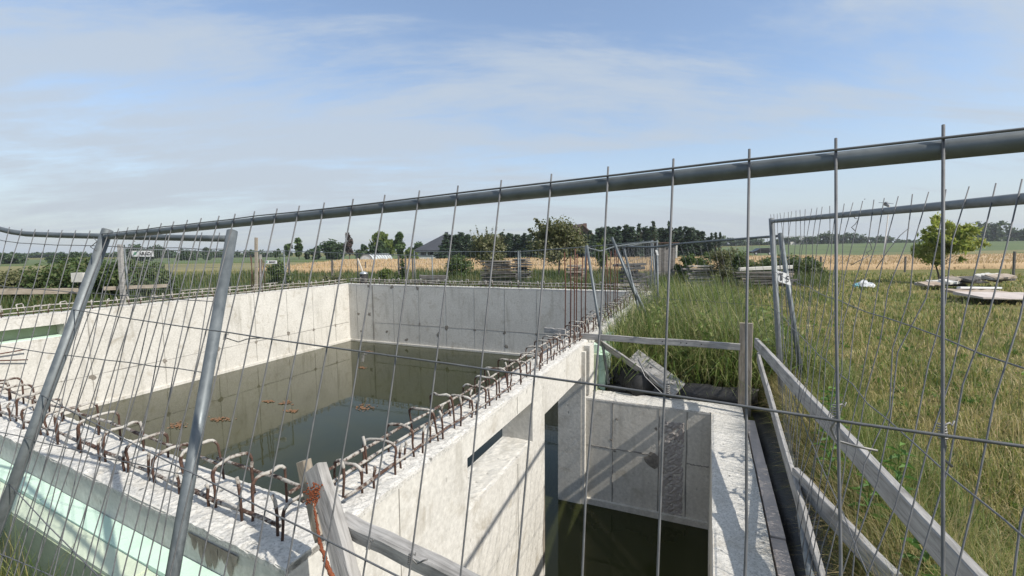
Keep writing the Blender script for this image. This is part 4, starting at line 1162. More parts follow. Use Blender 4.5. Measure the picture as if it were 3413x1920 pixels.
tree('willow_tree', 'big pale green willow behind the greenhouse', 1272, 770, 98, 82, 'round', 'leaf_light', 3600, .34, 20, 9, G, base_frac=.1, droop=.6)
tree('broadleaf_tree', 'dark bushy tree in front of the willow', 1264, 797, 92, 66, 'bush', 'leaf_dark', 2400, .33, 12, 10, G, base_frac=.03)
tree('broadleaf_tree', 'pointed green tree between the willow and the dark roof', 1330, 777, 95, 50, 'tall', 'leaf_mid', 2200, .33, 14, 11, G, base_frac=.08)
tree('broadleaf_tree', 'low yellowish tree left of the dark roofed house', 1368, 816, 88, 50, 'bush', 'leaf_light', 1500, .3, 10, 12, G, base_frac=.03)
tree('broadleaf_tree', 'dark tree top behind the dark roofed house', 1392, 803, 125, 60, 'bush', 'leaf_dark', 1200, .35, 10, 13, G, base_frac=.03)
# conifer row: a few meshes, copied
protos = []
for i in range(6):
    kind = 'cone' if i < 4 else 'tall'
    t_ = thing('conifer_tree', (0, 0, 0), 'x', 'tree', 'dark conifer row'); H_ = 10.0
    MB().tube([(0, 0, -.2), (0, 0, H_ * .9)], [.16, .03], 6).build('trunk', 'bark', t_)
    C, Rd = lobes(4.2 if i < 4 else 3.4, H_, 34 if i < 4 else 20, kind, 60 + i); C = C + np.array([0, 0, .1])
    leaves(C, Rd, 2600, .30, 'leaf_conifer', 'crown', t_, .25)
    protos.append(t_)
cx = [(1478, 800), (1500, 781), (1519, 779), (1540, 786), (1562, 783), (1585, 786), (1608, 786), (1632, 789), (1655, 786), (1680, 780), (1702, 779), (1724, 778), (1748, 773), (1770, 776), (1796, 772), (1822, 770), (1850, 770), (1880, 771), (1912, 770), (1945, 769), (1966, 765), (1990, 762), (2012, 757), (2030, 750), (2048, 752), (2063, 749), (2086, 745), (2106, 752), (2152, 756), (2176, 750), (2205, 755), (2252, 756), (2268, 752), (2285, 751), (2300, 758), (2316, 763), (2328, 766), (2342, 767)]
cx += [(x + random.uniform(-4, 4), 776 + random.uniform(-5, 6) - (16 if x > 1980 else 0) + (8 if x > 2290 else 0)) for x in range(1488, 2360, 23)]
wordpos = lambda x: 'left end, by the dark roof' if x < 1600 else ('behind the orchard tree' if x < 1960 else ('behind the leaning fence panels' if x < 2160 else 'right part, towards the outhouse'))
lab_count = {}
used = set()
for i, (x, y) in enumerate(cx):
    dep = 88 + 8 * random.random(); top = P(x, y, dep); gz = float(ground_h(top[0], top[1])); H_ = top[2] - gz
    pi_ = i % 6; src = protos[pi_]
    o = src if pi_ not in used else copy_tree(src); used.add(pi_)
    s = H_ / 10.0; wv = random.uniform(1.5, 2.0)
    o.location = (top[0], top[1], gz); o.scale = (s * wv * 1.0, s * wv, s); o.rotation_euler = (0, 0, random.uniform(0, 6.28))
    o['label'] = 'dark conifer in the dense row, ' + wordpos(x); o['group'] = 'dark conifer row, ' + wordpos(x)
for x, y, lab in ((2129, 740, 'left one of the three tall spruces standing above the conifer row'), (2178, 733, 'middle one of the three tall spruces standing above the conifer row'), (2232, 733, 'right one of the three tall spruces standing above the conifer row')):
    tree('spruce_tree', lab, x, y, 86, 46, 'cone', 'leaf_conifer', 2600, .26, 44, x, 'tall spruces', base_frac=.02, droop=.3)
for x, y, lab in ((2372, 768, 'clipped columnar thuja at the right end of the conifer row, left one'), (2386, 767, 'clipped columnar thuja at the right end of the conifer row, middle one'), (2400, 768, 'clipped columnar thuja ending the conifer row')):
    tree('thuja_tree', lab, x, y, 85, 15, 'tall', 'leaf_conifer', 1400, .16, 26, x, 'columnar thujas', base_frac=.0)
tree('thuja_hedge', 'dense dark hedge joining the columnar thujas', 2362, 779, 86, 46, 'bush', 'leaf_conifer', 2000, .2, 22, 77, None, 'hedge', base_frac=.0)
# orchard and bushes nearer the basin
tree('orchard_tree', 'bushy olive tree with bare shoots standing up, beside the board stack', 1618, 785, 32, 150, 'round', 'leaf_olive', 4200, .085, 26, 21, None, base_frac=.25, fill=.6)
o_ = bpy.data.objects[-1] if False else None
tsh = [o for o in bpy.data.objects if o.name.startswith('orchard_tree')][0]
mb = MB(); SL = []
for i in range(17):
    x = random.uniform(1560, 1690); yt = random.uniform(748, 790) + (12 if x < 1580 else 0); p0 = P(1618 + (x - 1618) * .45, 850, 32); p1 = P(x, yt, 32 + random.uniform(-.6, .6))
    mid_ = (p0 + p1) / 2 + np.array([random.uniform(-.1, .1), 0, .05]); mb.tube([p0, mid_, p1], [.022, .014, .005], 5)
    for j in range(9):
        q = mid_ + (p1 - mid_) * random.random(); SL.append(q)
mb.build('shoot', 'bark', tsh)
SL = np.array(SL); leaves(SL, np.full((len(SL), 3), .07), 600, .055, 'leaf_olive', 'shoot_leaves', tsh)
tree('orchard_tree', 'large olive-brown orchard tree in front of the brown roof', 1862, 738, 28, 215, 'round', 'leaf_olive', 8000, .085, 36, 22, None, base_frac=.30, fill=.65)
t2 = [o for o in bpy.data.objects if o.name.startswith('orchard_tree')][1]
SL = []; mb = MB()
for x, yt in ((1785, 727), (1795, 738), (1760, 762), (1830, 735), (1858, 730), (1868, 742), (1882, 738), (1905, 742), (1810, 748), (1845, 752), (1930, 765)):
    p0 = P(1862 + (x - 1862) * .6, 800, 28); p1 = P(x, yt, 28); mb.tube([p0, (p0 + p1) / 2 + np.array([.05, 0, 0]), p1], [.02, .012, .004], 5)
    for j in range(14): SL.append(p0 + (p1 - p0) * (.3 + .7 * random.random()))
mb.build('shoot', 'bark', t2); SL = np.array(SL); leaves(SL, np.full((len(SL), 3), .10), 1500, .07, 'leaf_olive', 'shoot_leaves', t2)
tree('sapling', 'yellow-green young tree right of the large orchard tree', 2003, 788, 34, 62, 'tall', 'leaf_light', 1500, .08, 14, 23, None, base_frac=.15)
tree('shrub', 'rounded green bush left of the board stack', 1540, 845, 29, 108, 'bush', 'leaf_bush', 4200, .07, 20, 24, None, 'shrub', False, .0)
tree('shrub', 'bright green bush in front of the wheat field', 1280, 874, 24, 64, 'bush', 'leaf_light', 2200, .055, 14, 25, None, 'shrub', False, .0)
tree('shrub', 'small green bush beside the bright bush', 1318, 898, 23, 44, 'bush', 'leaf_bush', 1200, .05, 10, 26, None, 'shrub', False, .0)
tree('shrub', 'low bush under the small name board', 925, 868, 24, 105, 'bush', 'leaf_bush', 3000, .06, 16, 27, None, 'shrub', False, .0)
tree('shrub', 'green scrub right of the name board fence post', 1110, 890, 23, 90, 'bush', 'leaf_olive', 2000, .055, 14, 28, None, 'shrub', False, .0)
tree('shrub', 'bright green leafy bush against the outhouse', 2286, 832, 26, 76, 'bush', 'leaf_mid', 3600, .06, 18, 29, None, 'shrub', False, .0)
tree('shrub', 'green bush behind the grey board pile', 2345, 838, 27, 84, 'bush', 'leaf_bush', 3000, .06, 16, 30, None, 'shrub', False, .0)
tree('shrub', 'dry twiggy bush rising in front of the hedge', 2412, 820, 22, 100, 'round', 'leaf_olive', 2600, .05, 20, 31, None, 'shrub', True, .15, fill=.8)
for i, (x, y, w_) in enumerate(((2465, 842, 130), (2550, 848, 130), (2625, 852, 130), (2700, 858, 110))):
    tree('hedge_bush', ['bushy hedge section left of the pair of fence posts', 'bushy hedge section behind the pair of fence posts', 'bushy hedge section right of the lettered plate', 'last bushy hedge section before the wheat on the right'][i], x, y, 29, w_, 'bush', 'leaf_bush', 5200, .07, 26, 40 + i, 'hedge behind the log pile', 'hedge', False, .0)
for i, (x, y, w_) in enumerate(((185, 860, 180), (300, 852, 190), (420, 850, 170), (515, 860, 120), (60, 895, 160))):
    tree('hedge_bush', ['dense bush behind the left edge of the near fence post', 'dense dark bush behind the near leaning fence post', 'dense bush behind the grey pole on the left', 'bush at the right end of the left scrub', 'low dry scrub at the left edge'][i], x, y, 19, w_, 'bush', 'leaf_bush' if i < 4 else 'leaf_olive', 8500, .06, 34, 50 + i, 'scrub behind the left wall', 'shrub', False, .0)
# young bright tree on the right lawn
top = P(3150, 708, 23.5); gz = float(ground_h(top[0], top[1]))
yt = thing('young_tree', (top[0], top[1], gz), 'young bright green tree with long drooping leaves on the right lawn', 'tree')
bs = np.array([top[0], top[1], gz]); H_ = top[2] - gz
mb = MB()
mb.tube([bs - (0, 0, .1), bs + (-.12, 0, .45), bs + (-.36, 0, 1.1), bs + (-.3, 0, H_ * .7)], [.05, .042, .03, .012], 7)
mb.tube([bs + (-.02, 0, .05), bs + (.12, .05, .5), bs + (.18, .1, 1.2), bs + (.3, .1, H_ * .8)], [.045, .035, .028, .01], 7)
for i in range(16):
    an = random.uniform(0, 2*pi); z0 = random.uniform(.8, 2.2); q = random.uniform(.5, 1.2)
    mb.tube([bs + (random.uniform(-.3, .3), 0, z0), bs + (cos(an) * q, sin(an) * q, z0 + random.uniform(.3, .9))], [.016, .005], 5)
mb.build('trunk', 'bark', yt)
C = []; Rd = []
for i in range(64):
    u_ = RNG.normal(size=3); u_ /= np.linalg.norm(u_); q = RNG.random() ** .45
    zc_ = u_[2] * q; wz_ = 1.0 - .35 * max(0, zc_)
    C.append(bs + np.array([.05 + u_[0] * q * 1.5 * wz_, u_[1] * q * 1.3 * wz_, H_ * .62 + zc_ * H_ * .36])); k0 = RNG.uniform(.18, .36); Rd.append((k0, k0, k0 * .75))
leaves(C, Rd, 4800, .15, 'leaf_bright', 'crown', yt, .4, .26, .6)
# far woods
def woods(name, label, segs, mat, n, size):
    C = []; Rd = []
    for x, yt_, dep, wpx in segs:
        t_ = P(x, yt_, dep); g_ = float(ground_h(t_[0], t_[1])); H_ = max(2, t_[2] - g_); w_ = wpx * dep / F
        for i in range(10):
            f_ = random.random() ** 1.2; C.append((t_[0] + random.uniform(-.5, .5) * w_, t_[1] + random.uniform(-4, 4), g_ + H_ * (f_ * .85))); s = w_ * random.uniform(.16, .3); Rd.append((s, s, min(s, H_ * .22)))
    return stuff(leaves(C, Rd, n, size, mat, name), label)
seg = [(x, 786 + 10 * math.sin(x * .013) + random.uniform(-5, 5), 300, 46) for x in range(2380, 3240, 22)]
woods('far_woods', 'far dark wood along the right horizon', seg, 'leaf_dark', 9000, 1.0)
seg = [(x, (745 if x < 3330 else 758) + random.uniform(-12, 8) + (26 if x < 3225 else 0), 240, 50) for x in range(3205, 3560, 14)]
woods('far_woods', 'tall dark wood at the far right edge', seg, 'leaf_dark', 8000, .8)
seg = [(x, 842 + random.uniform(-4, 3) - (14 if 420 < x < 540 else 0) - (7 if 540 < x < 880 else 0), 230 if x > 420 else 300, 40) for x in range(-160, 940, 16)]
woods('far_woods', 'far low wood along the left horizon', seg, 'leaf_dark', 8000, .9)
for x, y, w_, lab in ((35, 843, 96, 'dark tree clump at the left edge beyond the meadow'), (190, 842, 54, 'round dark tree left of the near fence post, far off'), (250, 841, 44, 'round dark tree just right of its far twin'), (455, 815, 80, 'tall dark tree behind the larger name board'), (520, 818, 70, 'dark tree right of the larger name board'), (690, 826, 40, 'dark tree seen between the two leaning posts'), (620, 832, 60, 'low dark trees left of the second leaning post')):
    tree('broadleaf_tree', lab, x, y, 125 if x < 300 else 150, w_, 'bush', 'leaf_dark', 1700, .4, 12, x, 'trees on the left horizon', base_frac=.03)

# weeds around the stacked boards and along the yard edge
n = 26000
xp = RNG.uniform(1180, 2760, n); dp = RNG.uniform(16.5, 30, n) + (xp > 2260) * -1.0
XY = np.array([P(x_, 900, d_)[:2] for x_, d_ in zip(xp, dp)]); a_, b_ = abv(XY); k_ = free(a_, b_) & (vnoise(XY[:, 0], XY[:, 1], .55, 33) > .38) & ((a_ > 14.6) | (b_ > 4)); XY = XY[k_]; dd = dp[k_]
k2 = np.clip((dd - 19.5) / 2.0, .25, 1.0)
blades('yard_weeds', drop(XY), RNG.uniform(.25, .8, len(XY)) * k2, .0011 * dd, RNG.uniform(0, 2*pi, len(XY)), RNG.uniform(.05, 1.0, len(XY)), 'grass_meadow', 'tall weeds around the stacked boards')
# pale seed stems scattered through the lawn and the tall grass
n = 2600; XY, r = polar(n, 1.8, 18, 2, 62); a_, b_ = abv(XY); k_ = free(a_, b_) & (b_ > 2.45); XY, r = XY[k_], r[k_]
blades('seed_stems', drop(XY), RNG.uniform(.25, .55, len(r)), np.maximum(.003, .0011 * r), RNG.uniform(0, 2*pi, len(r)), RNG.uniform(.05, .8, len(r)), 'grass_dry', 'pale seed stems standing in the lawn', stiff=.75)
# small leafy weeds by the rails
def weed(a0, b0, h_, lab, seed):
    rr = random.Random(seed); p0 = W(a0, b0); p0[2] = float(ground_h(p0[0], p0[1]))
    t_ = thing('leafy_weed', p0, lab, 'weed', 'leafy weeds between the rails')
    tipv = np.array([rr.uniform(-.08, .08), rr.uniform(-.08, .08), h_])
    MB().tube([p0, p0 + tipv * .5, p0 + tipv], [.005, .004, .002], 5).build('stem', 'weed_green', t_)
    V = []; Fc = []
    for k in range(30):
        f_ = .2 + .8 * k / 29; c = p0 + tipv * f_; an = k * 2.4; Ln = .17 * (1.15 - f_ * .6); w_ = Ln * .18
        dx = np.array([cos(an), sin(an), .25]); sd = np.array([-sin(an), cos(an), 0]); o = len(V)
        V += [c, c + dx * Ln * .5 + sd * w_, c + dx * Ln + np.array([0, 0, -.03]), c + dx * Ln * .5 - sd * w_]; Fc.append((o, o+1, o+2, o+3))
    mk('leaf_spray', V, Fc, 'weed_green', t_)
for i, (aa, bb, h_) in enumerate(((2.05, 2.52, .62), (2.6, 2.50, .72), (3.0, 2.55, .6), (3.35, 2.6, .78), (1.6, 2.65, .55), (3.8, 2.7, .6), (2.3, 2.75, .66), (1.25, 2.6, .5))):
    weed(aa, bb, h_, 'leafy green weed growing up between the timber rails', i)
#==PART5==
# ================================================================== buildings and yard things
def gp(x, dep, y=850):
    p = P(x, y, dep); return np.array([p[0], p[1], float(ground_h(p[0], p[1]))])
def wz(x, y, dep): return P(x, y, dep)[2]
# dark hipped house
d_ = 100; c = gp(1470, d_ + 7)
hs = thing('house', c, 'house with a big dark hipped roof behind the greenhouse', 'house')
x0, x1 = P(1378, 833, d_)[0], P(1600, 833, d_)[0]; y0 = d_; y1 = d_ + 14; ze = wz(1400, 834, d_); zr = wz(1487, 781, d_ + 7)
MB().box((x0 + .7, y0 + .7, c[2]), (x1 - .7, y1 - .7, ze)).build('wall', 'render_white', hs)
xr0, xr1 = P(1482, 781, d_ + 7)[0], P(1500, 781, d_ + 7)[0]; ym = (y0 + y1) / 2
MB().add([(x0, y0, ze), (x1, y0, ze), (x1, y1, ze), (x0, y1, ze), (xr0, ym, zr), (xr1, ym, zr), (x0, y0, ze - .3), (x1, y0, ze - .3), (x1, y1, ze - .3), (x0, y1, ze - .3)],
  [(0, 1, 5, 4), (1, 2, 5), (2, 3, 4, 5), (3, 0, 4), (0, 6, 7, 1), (1, 7, 8, 2), (2, 8, 9, 3), (3, 9, 6, 0), (6, 9, 8, 7)]).build('roof', 'roof_dark', hs)
MB().box((xr0 + .2, ym - .3, zr - .4), (xr0 + .9, ym + .3, zr + .5)).build('chimney', 'roof_dark', hs)
for xx in (1400, 1425): 
    a0 = P(xx, 840, d_ + .7)[0]; wn = MB().box((a0, y0 + .66, c[2] + .7), (a0 + 1.5, y0 + .695, ze - .35)).build('window', 'paint_white', hs)
    MB().box((a0 + .1, y0 + .64, c[2] + .8), (a0 + 1.4, y0 + .658, ze - .45)).build('pane', 'window_dark', wn)
# brown roofed house
d_ = 110; c = gp(1920, d_ + 5); hb = thing('house', c, 'brown gabled house roof showing above the orchard tree', 'house')
zt = wz(1937, 747, d_); zl = wz(1890, 757, d_); ze = wz(1975, 785, d_); xg0, xg1 = P(1935, 785, d_)[0] - 3.6, P(1975, 785, d_)[0] - 0; xp = P(1939, 747, d_)[0]; xb = P(1880, 757, d_ + 8)[0]
gl, gr = P(1900, 790, d_)[0], P(1978, 790, d_)[0]
MB().add([(gl, d_, c[2]), (gr, d_, c[2]), (gr, d_, ze), (xp, d_, zt - .3), (gl, d_, ze), (gl - 4, d_ + 10, c[2]), (gr - 4, d_ + 10, c[2]), (gr - 4, d_ + 10, ze), (xp - 4, d_ + 10, zt - .3), (gl - 4, d_ + 10, ze)],
  [(0, 1, 2, 3, 4), (9, 8, 7, 6, 5), (1, 6, 7, 2), (5, 0, 4, 9)]).build('wall', 'roof_brown', hb)
MB().add([(gl - .5, d_ - .6, ze - .4), (xp, d_ - .6, zt), (gr + .5, d_ - .6, ze - .4), (gl - 4.5, d_ + 10.5, ze - .4), (xp - 4, d_ + 10.5, zt), (gr - 3.5, d_ + 10.5, ze - .4), (gl - .5, d_ - .6, ze - .65), (xp, d_ - .6, zt - .25), (gr + .5, d_ - .6, ze - .65)],
  [(0, 1, 4, 3), (1, 2, 5, 4), (0, 6, 7, 1), (1, 7, 8, 2)]).build('roof', 'roof_brown', hb)
cc = P(1942, 768, d_ - .1); MB().tube([cc, cc + np.array([0, -.15, 0])], .55, 14).build('window', 'paint_white', hb)
MB().box((xp + .6, d_ + 2, zt - .8), (xp + 1.4, d_ + 2.8, zt + .25)).build('chimney', 'roof_brown', hb)
# white house under construction far right
d_ = 300; c = gp(2668, d_); c[2] = wz(2668, 818, d_); hw = thing('house', c, 'unfinished white gabled house far across the right fields', 'house')
def HX(x): return P(x, 810, d_)[0]
def HZ(y): return wz(2670, y, d_)
mb = MB(); mb.add([(HX(2662), d_, HZ(822)), (HX(2691), d_, HZ(822)), (HX(2691), d_, HZ(800)), (HX(2677), d_, HZ(787)), (HX(2662), d_, HZ(800)), (HX(2640), d_ + 12, HZ(822)), (HX(2662), d_ + 12, HZ(822)), (HX(2662), d_ + 12, HZ(800)), (HX(2648), d_ + 12, HZ(787)), (HX(2634), d_ + 12, HZ(800))],
  [(0, 1, 2, 3, 4), (0, 4, 9, 5), (1, 6, 7, 2)]); mb.build('wall', 'render_white', hw)
mb = MB(); mb.add([(HX(2661), d_ - .3, HZ(800.5)), (HX(2677), d_ - .3, HZ(786)), (HX(2692), d_ - .3, HZ(800.5)), (HX(2633), d_ + 12, HZ(800)), (HX(2648), d_ + 12, HZ(786)), (HX(2663), d_ + 12, HZ(800))], [(0, 1, 4, 3), (1, 2, 5, 4)]); mb.build('roof', 'off_white', hw)
MB().box((HX(2628), d_ - 1, HZ(822)), (HX(2660), d_ + 6, HZ(806))).build('wing', 'off_white', hw)
MB().box((HX(2692), d_ - 1, HZ(822)), (HX(2709), d_ + 6, HZ(806))).build('wing', 'render_white', hw)
for x_, y_ in ((2667, 803), (2680, 803), (2676, 816), (2698, 814)):
    MB().box((HX(x_), d_ - 1.2, HZ(y_ + 4)), (HX(x_ + 5), d_ - .9, HZ(y_))).build('window', 'window_dark', hw)
# polytunnel
d_ = 78; c = gp(1240, d_); pt_ = thing('greenhouse', c, 'long translucent arched polytunnel greenhouse beyond the wheat', 'greenhouse')
xa, xb_ = P(1196, 870, d_)[0], P(1290, 870, d_ + 14)[0]; zt = wz(1230, 848, d_); rad = (zt - c[2]); pts = []; fs = []; NS, NL = 12, 9
for i in range(NL):
    f_ = i / (NL - 1); cx_ = xa + rad + (xb_ - xa - rad) * f_; cy_ = d_ + 14 * f_
    for j in range(NS + 1):
        an = pi * j / NS; pts.append((cx_ - cos(an) * rad * .95, cy_ + cos(an) * rad * .2, c[2] + sin(an) * rad))
for i in range(NL - 1):
    for j in range(NS): k0 = i*(NS+1)+j; fs.append((k0, k0+1, k0+NS+2, k0+NS+1))
fs.append(tuple(range(NS + 1)))
mk('cover', pts, fs, 'polytunnel', pt_)
for i in range(NL):
    MB().tube([np.array(pts[i*(NS+1)+j]) * 1.0 + np.array([0, -.04, .04]) for j in range(NS + 1)], .07, 5).build('hoop', 'galv_dull', pt_)
# car
d_ = 96; c = gp(2535, d_); c[2] = wz(2530, 850, d_)
car = thing('parked_car', c, 'dark estate car parked at the field edge behind the hedge', 'car')
Lc, Wc = 4.5, 1.75
prof = [(-2.2, .35), (-2.25, .75), (-1.35, .92), (-.55, 1.42), (1.25, 1.46), (2.05, .98), (2.22, .9), (2.25, .38)]
vs = [(c[0] + x, c[1] - Wc/2, c[2] + z) for x, z in prof] + [(c[0] + x, c[1] + Wc/2, c[2] + z) for x, z in prof]; n = len(prof)
MB().add(vs, [tuple(range(n)), tuple(range(2*n-1, n-1, -1))] + [(i, i+n, (i+1) % n+n, (i+1) % n) for i in range(n)]).build('body', 'car_paint', car)
MB().add([(c[0] + x, c[1] - Wc/2 - .012, c[2] + z) for x, z in ((-1.15, .97), (-.5, 1.36), (1.15, 1.39), (1.75, 1.0))], [(0, 1, 2, 3)]).build('window', 'window_dark', car)
for x in (-1.4, 1.4):
    wh = MB().tube([(c[0] + x, c[1] - Wc/2 - .03, c[2] + .32), (c[0] + x, c[1] - Wc/2 + .2, c[2] + .32)], .32, 14).build('wheel', 'tyre', car)
    MB().tube([(c[0] + x, c[1] - Wc/2 - .04, c[2] + .32), (c[0] + x, c[1] - Wc/2 - .03, c[2] + .32)], .2, 12).build('rim', 'tin', wh)
MB().box((c[0] + 2.2, c[1] - .7, c[2] + .72), (c[0] + 2.27, c[1] - .4, c[2] + .84)).build('headlight', 'paint_white', car)
MB().box((c[0] + 1.9, c[1] - Wc/2 - .02, c[2] + .36), (c[0] + 2.28, c[1] + .5, c[2] + .5)).build('bumper', 'tin', car)
# outhouse
d_ = 27; p0, p1 = gp(2194, d_), gp(2250, d_); zt = wz(2220, 812, d_)
oh = thing('outhouse', (p0 + p1) / 2, 'weathered narrow timber outhouse with a heart-shaped hole', 'shed')
wd = (p1[0] - p0[0]); n = 6
for i in range(n):
    MB().box((p0[0] + wd * i / n + .006, d_ + random.uniform(-.012, .012), p0[2] - .05), (p0[0] + wd * (i + 1) / n - .006, d_ + .05, zt + .02 * random.random())).build('plank', 'wood_dark' if i % 3 == 1 else 'wood_shed', oh)
    MB().box((p0[0] + .003 + .03 * i, d_ + .06 + i * .18, p0[2] - .05), (p0[0] + .03 + .03 * i, d_ + .22 + i * .18, zt)).build('plank', 'wood_shed', oh)
MB().box((p0[0] + .05, d_ + .055, p0[2]), (p1[0] - .02, d_ + 1.1, zt - .02)).build('body', 'wood_dark', oh)
MB().add([(p0[0] - .12, d_ - .15, zt + .07), (p1[0] + .16, d_ - .15, zt + .07), (p1[0] + .16, d_ + 1.3, zt + .0), (p0[0] - .12, d_ + 1.3, zt + .0), (p0[0] - .12, d_ - .15, zt + .02), (p1[0] + .16, d_ - .15, zt + .02), (p1[0] + .16, d_ + 1.3, zt - .05), (p0[0] - .12, d_ + 1.3, zt - .05)],
  [(0, 1, 2, 3), (0, 4, 5, 1), (1, 5, 6, 2), (3, 2, 6, 7), (0, 3, 7, 4), (7, 6, 5, 4)]).build('roof', 'roof_brown', oh)
hp = P(2222, 829, d_ - .02); hv = []
for i in range(16):
    t_ = 2 * pi * i / 16; hv.append((hp[0] + .055 * sin(t_) ** 3 * 1.2, d_ - .016, hp[2] + .004 * (13 * cos(t_) - 5 * cos(2*t_) - 2 * cos(3*t_) - cos(4*t_))))
mk('heart_hole', hv, [tuple(range(15, -1, -1))], 'black_plastic', oh)
MB().box((p1[0] + .0, d_ - .03, zt - .85), (p1[0] + .10, d_ + .0, zt - .08)).build('door_edge', 'off_white', oh)
# stacks of boards
def stack(name, label, xl, xr, yt, yb, dep, layers, cat, per=2, mat='wood_dark', jitter=.12, group=None, top=None):
    p0, p1 = gp(xl, dep), gp(xr, dep); gz = min(p0[2], p1[2]); zt = wz((xl + xr) / 2, yt, dep)
    t_ = thing(name, (p0 + p1) / 2, label, cat, group); dz = (zt - gz) / layers; wd = p1[0] - p0[0]
    for l in range(layers):
        for k in range(per):
            a0 = p0[0] + random.uniform(-jitter, jitter) * 1.6 + wd * .03 * l / layers; a1 = p1[0] + random.uniform(-jitter, jitter) * 1.6 - wd * .05 * l / layers
            yy = dep + k * .22 + random.uniform(-.06, .06); th_ = random.uniform(-.16, .16)
            mt = mat if random.random() < .85 else ('wood_grey' if random.random() < .6 else 'wood_brown')
            if top and l == layers - 1 and k == 0: mt = top
            MB().beam((a0, yy, gz + dz * (l + .5) + random.uniform(-.1, .1) * dz), (a1, yy + th_, gz + dz * (l + .5) + random.uniform(-.55, .55) * dz), .2, dz * .66, jit=.006).build('board', mt, t_)
    return t_
stack('board_stack', 'tall stack of weathered dark boards in front of the wheat', 1612, 1712, 868, 925, 24, 20, 'stack', 2, 'wood_dark', .16)
stack('board_stack', 'second stack of dark boards behind the pair of far posts', 1716, 1764, 862, 925, 24.6, 18, 'stack', 2, 'wood_dark', .12)
stack('board_stack', 'grey board pile with a pale plank on top beside the twiggy bush', 2292, 2376, 884, 933, 22.5, 9, 'stack', 2, 'wood_shed', .14, None, 'wood_pale')
stack('board_stack', 'dark heap of old boards and logs under the white beam', 2440, 2650, 906, 934, 22.0, 6, 'stack', 2, 'wood_dark', .25)
timber('white_beam', 'long white beam lying on the heap of old boards', [('beam', P(2463, 898, 21.8), P(2640, 890, 21.8), .16, .17, 'off_white', UPZ)], P(2463, 898, 21.8), 'beam')
stack('plank_heap', 'low heap of rotten planks behind the far wall, by the orchard tree', 1895, 1945, 882, 915, 25, 7, 'heap', 2, 'wood_brown', .1)
stack('plank_heap', 'heap of dark planks between the leaning panels', 2060, 2150, 878, 925, 21, 7, 'heap', 2, 'wood_dark', .2)
stack('plank_heap', 'low dark plank heap left of the saplings on the far side', 1385, 1490, 915, 930, 22, 3, 'heap', 2, 'wood_dark', .3)
# solar lamp
d_ = 76; c = gp(2945, d_); zt = wz(2950, 684, d_)
lp = thing('street_lamp', c, 'solar street lamp with a flat panel far across the right field', 'lamp')
MB().tube([c, (P(2950, 690, d_)[0], d_, zt)], [.12, .07], 8).build('pole', 'paint_white', lp)
tpx = P(2953, 679, d_)
MB().add([tpx + np.array([x, y, z]) for x, y, z in ((-.85, -.5, .13), (.85, -.5, -.02), (.85, .5, .12), (-.85, .5, .27), (-.85, -.5, .07), (.85, -.5, -.08), (.85, .5, .06), (-.85, .5, .21))], [(0, 1, 2, 3), (7, 6, 5, 4), (0, 4, 5, 1), (1, 5, 6, 2), (2, 6, 7, 3), (3, 7, 4, 0)]).build('solar_panel', 'panel_blue', lp)
MB().tube([tpx + np.array([-.05, 0, .02]), (P(2950, 690, d_)[0], d_, zt - .3)], [.38, .14], 10).build('lamp_head', 'galv_dull', lp)
# posts and poles
def pole(label, x, yt, yb, dep, w_, mat='wood_grey', name='fence_post', dx=0):
    p1 = P(x + dx, yt, dep); p0 = np.array([P(x, yb, dep)[0], dep, float(ground_h(P(x, yb, dep)[0], dep))])
    o = MB().beam(p0, p1, w_, w_ * .8, (0, 1, 0), 0, .006); tag(o.build(name, mat, org=p0), label, 'post')
pole('twisted grey post standing behind the left basin wall', 402, 815, 990, 13.5, .12, 'wood_grey', dx=-2)
pole('tall pale brown pole with rusty bars beside it', 850, 792, 960, 20.5, .12, 'wood_brown', 'timber_pole', 4)
pole('grey pole right beside the tall brown pole', 866, 848, 960, 20.8, .10, 'wood_grey', 'timber_pole', 1)
for x, y, d_, lab in ((963, 862, 30, 'thin wooden post before the wheat, left'), (1107, 865, 27, 'thin wooden post before the wheat, nearer the greenhouse'), (1218, 873, 40, 'thin wooden post in the wheat under the greenhouse'), (3018, 855, 34, 'wooden post left of the young tree'), (3382, 838, 26, 'dark wooden post near the right edge'), (2736, 855, 30, 'wooden post at the end of the hedge')):
    pole(lab, x, y, y + 60, d_, .11, 'wood_dark')
# sapling stakes with crosspiece
st = gp(1338, 23); st_t = thing('plant_support', st, 'wooden stakes with a crosspiece around a sapling before the wheat', 'frame')
for x, y in ((1327, 852), (1350, 850), (1374, 860)):
    b0 = gp(x, 23); MB().beam(b0, P(x + 1, y, 23), .08, .07, (0, 1, 0)).build('stake', 'wood_dark', st_t)
MB().beam(P(1327, 890, 22.95), P(1352, 893, 22.95), .05, .05).build('crosspiece', 'wood_dark', st_t)
tree('sapling', 'thin sapling tied between the stakes', 1340, 852, 23.2, 34, 'tall', 'leaf_mid', 700, .055, 10, 71, None, base_frac=.3)
tag(MB().beam(P(1192, 862, 19.5), np.array([*P(1236, 920, 19.5)[:2], float(ground_h(*P(1236, 920, 19.5)[:2]))]), .07, .06).build('leaning_stick', 'wood_pale', org=P(1236, 920, 19.5)), 'pale stick leaning by the metal drum', 'stick')
dr = gp(1210, 19.2); zt_ = wz(1210, 905, 19.2); drm = thing('metal_drum', dr, 'small metal drum with a domed shiny lid behind the far wall', 'drum')
MB().tube([dr, (dr[0], dr[1], zt_ - .12)], .17, 14).build('drum', 'black_plastic', drm, True)
MB().tube([(dr[0], dr[1], zt_ - .12), (dr[0], dr[1], zt_ - .04), (dr[0], dr[1], zt_)], [.19, .14, .03], 14).build('lid', 'tin', drm, True)
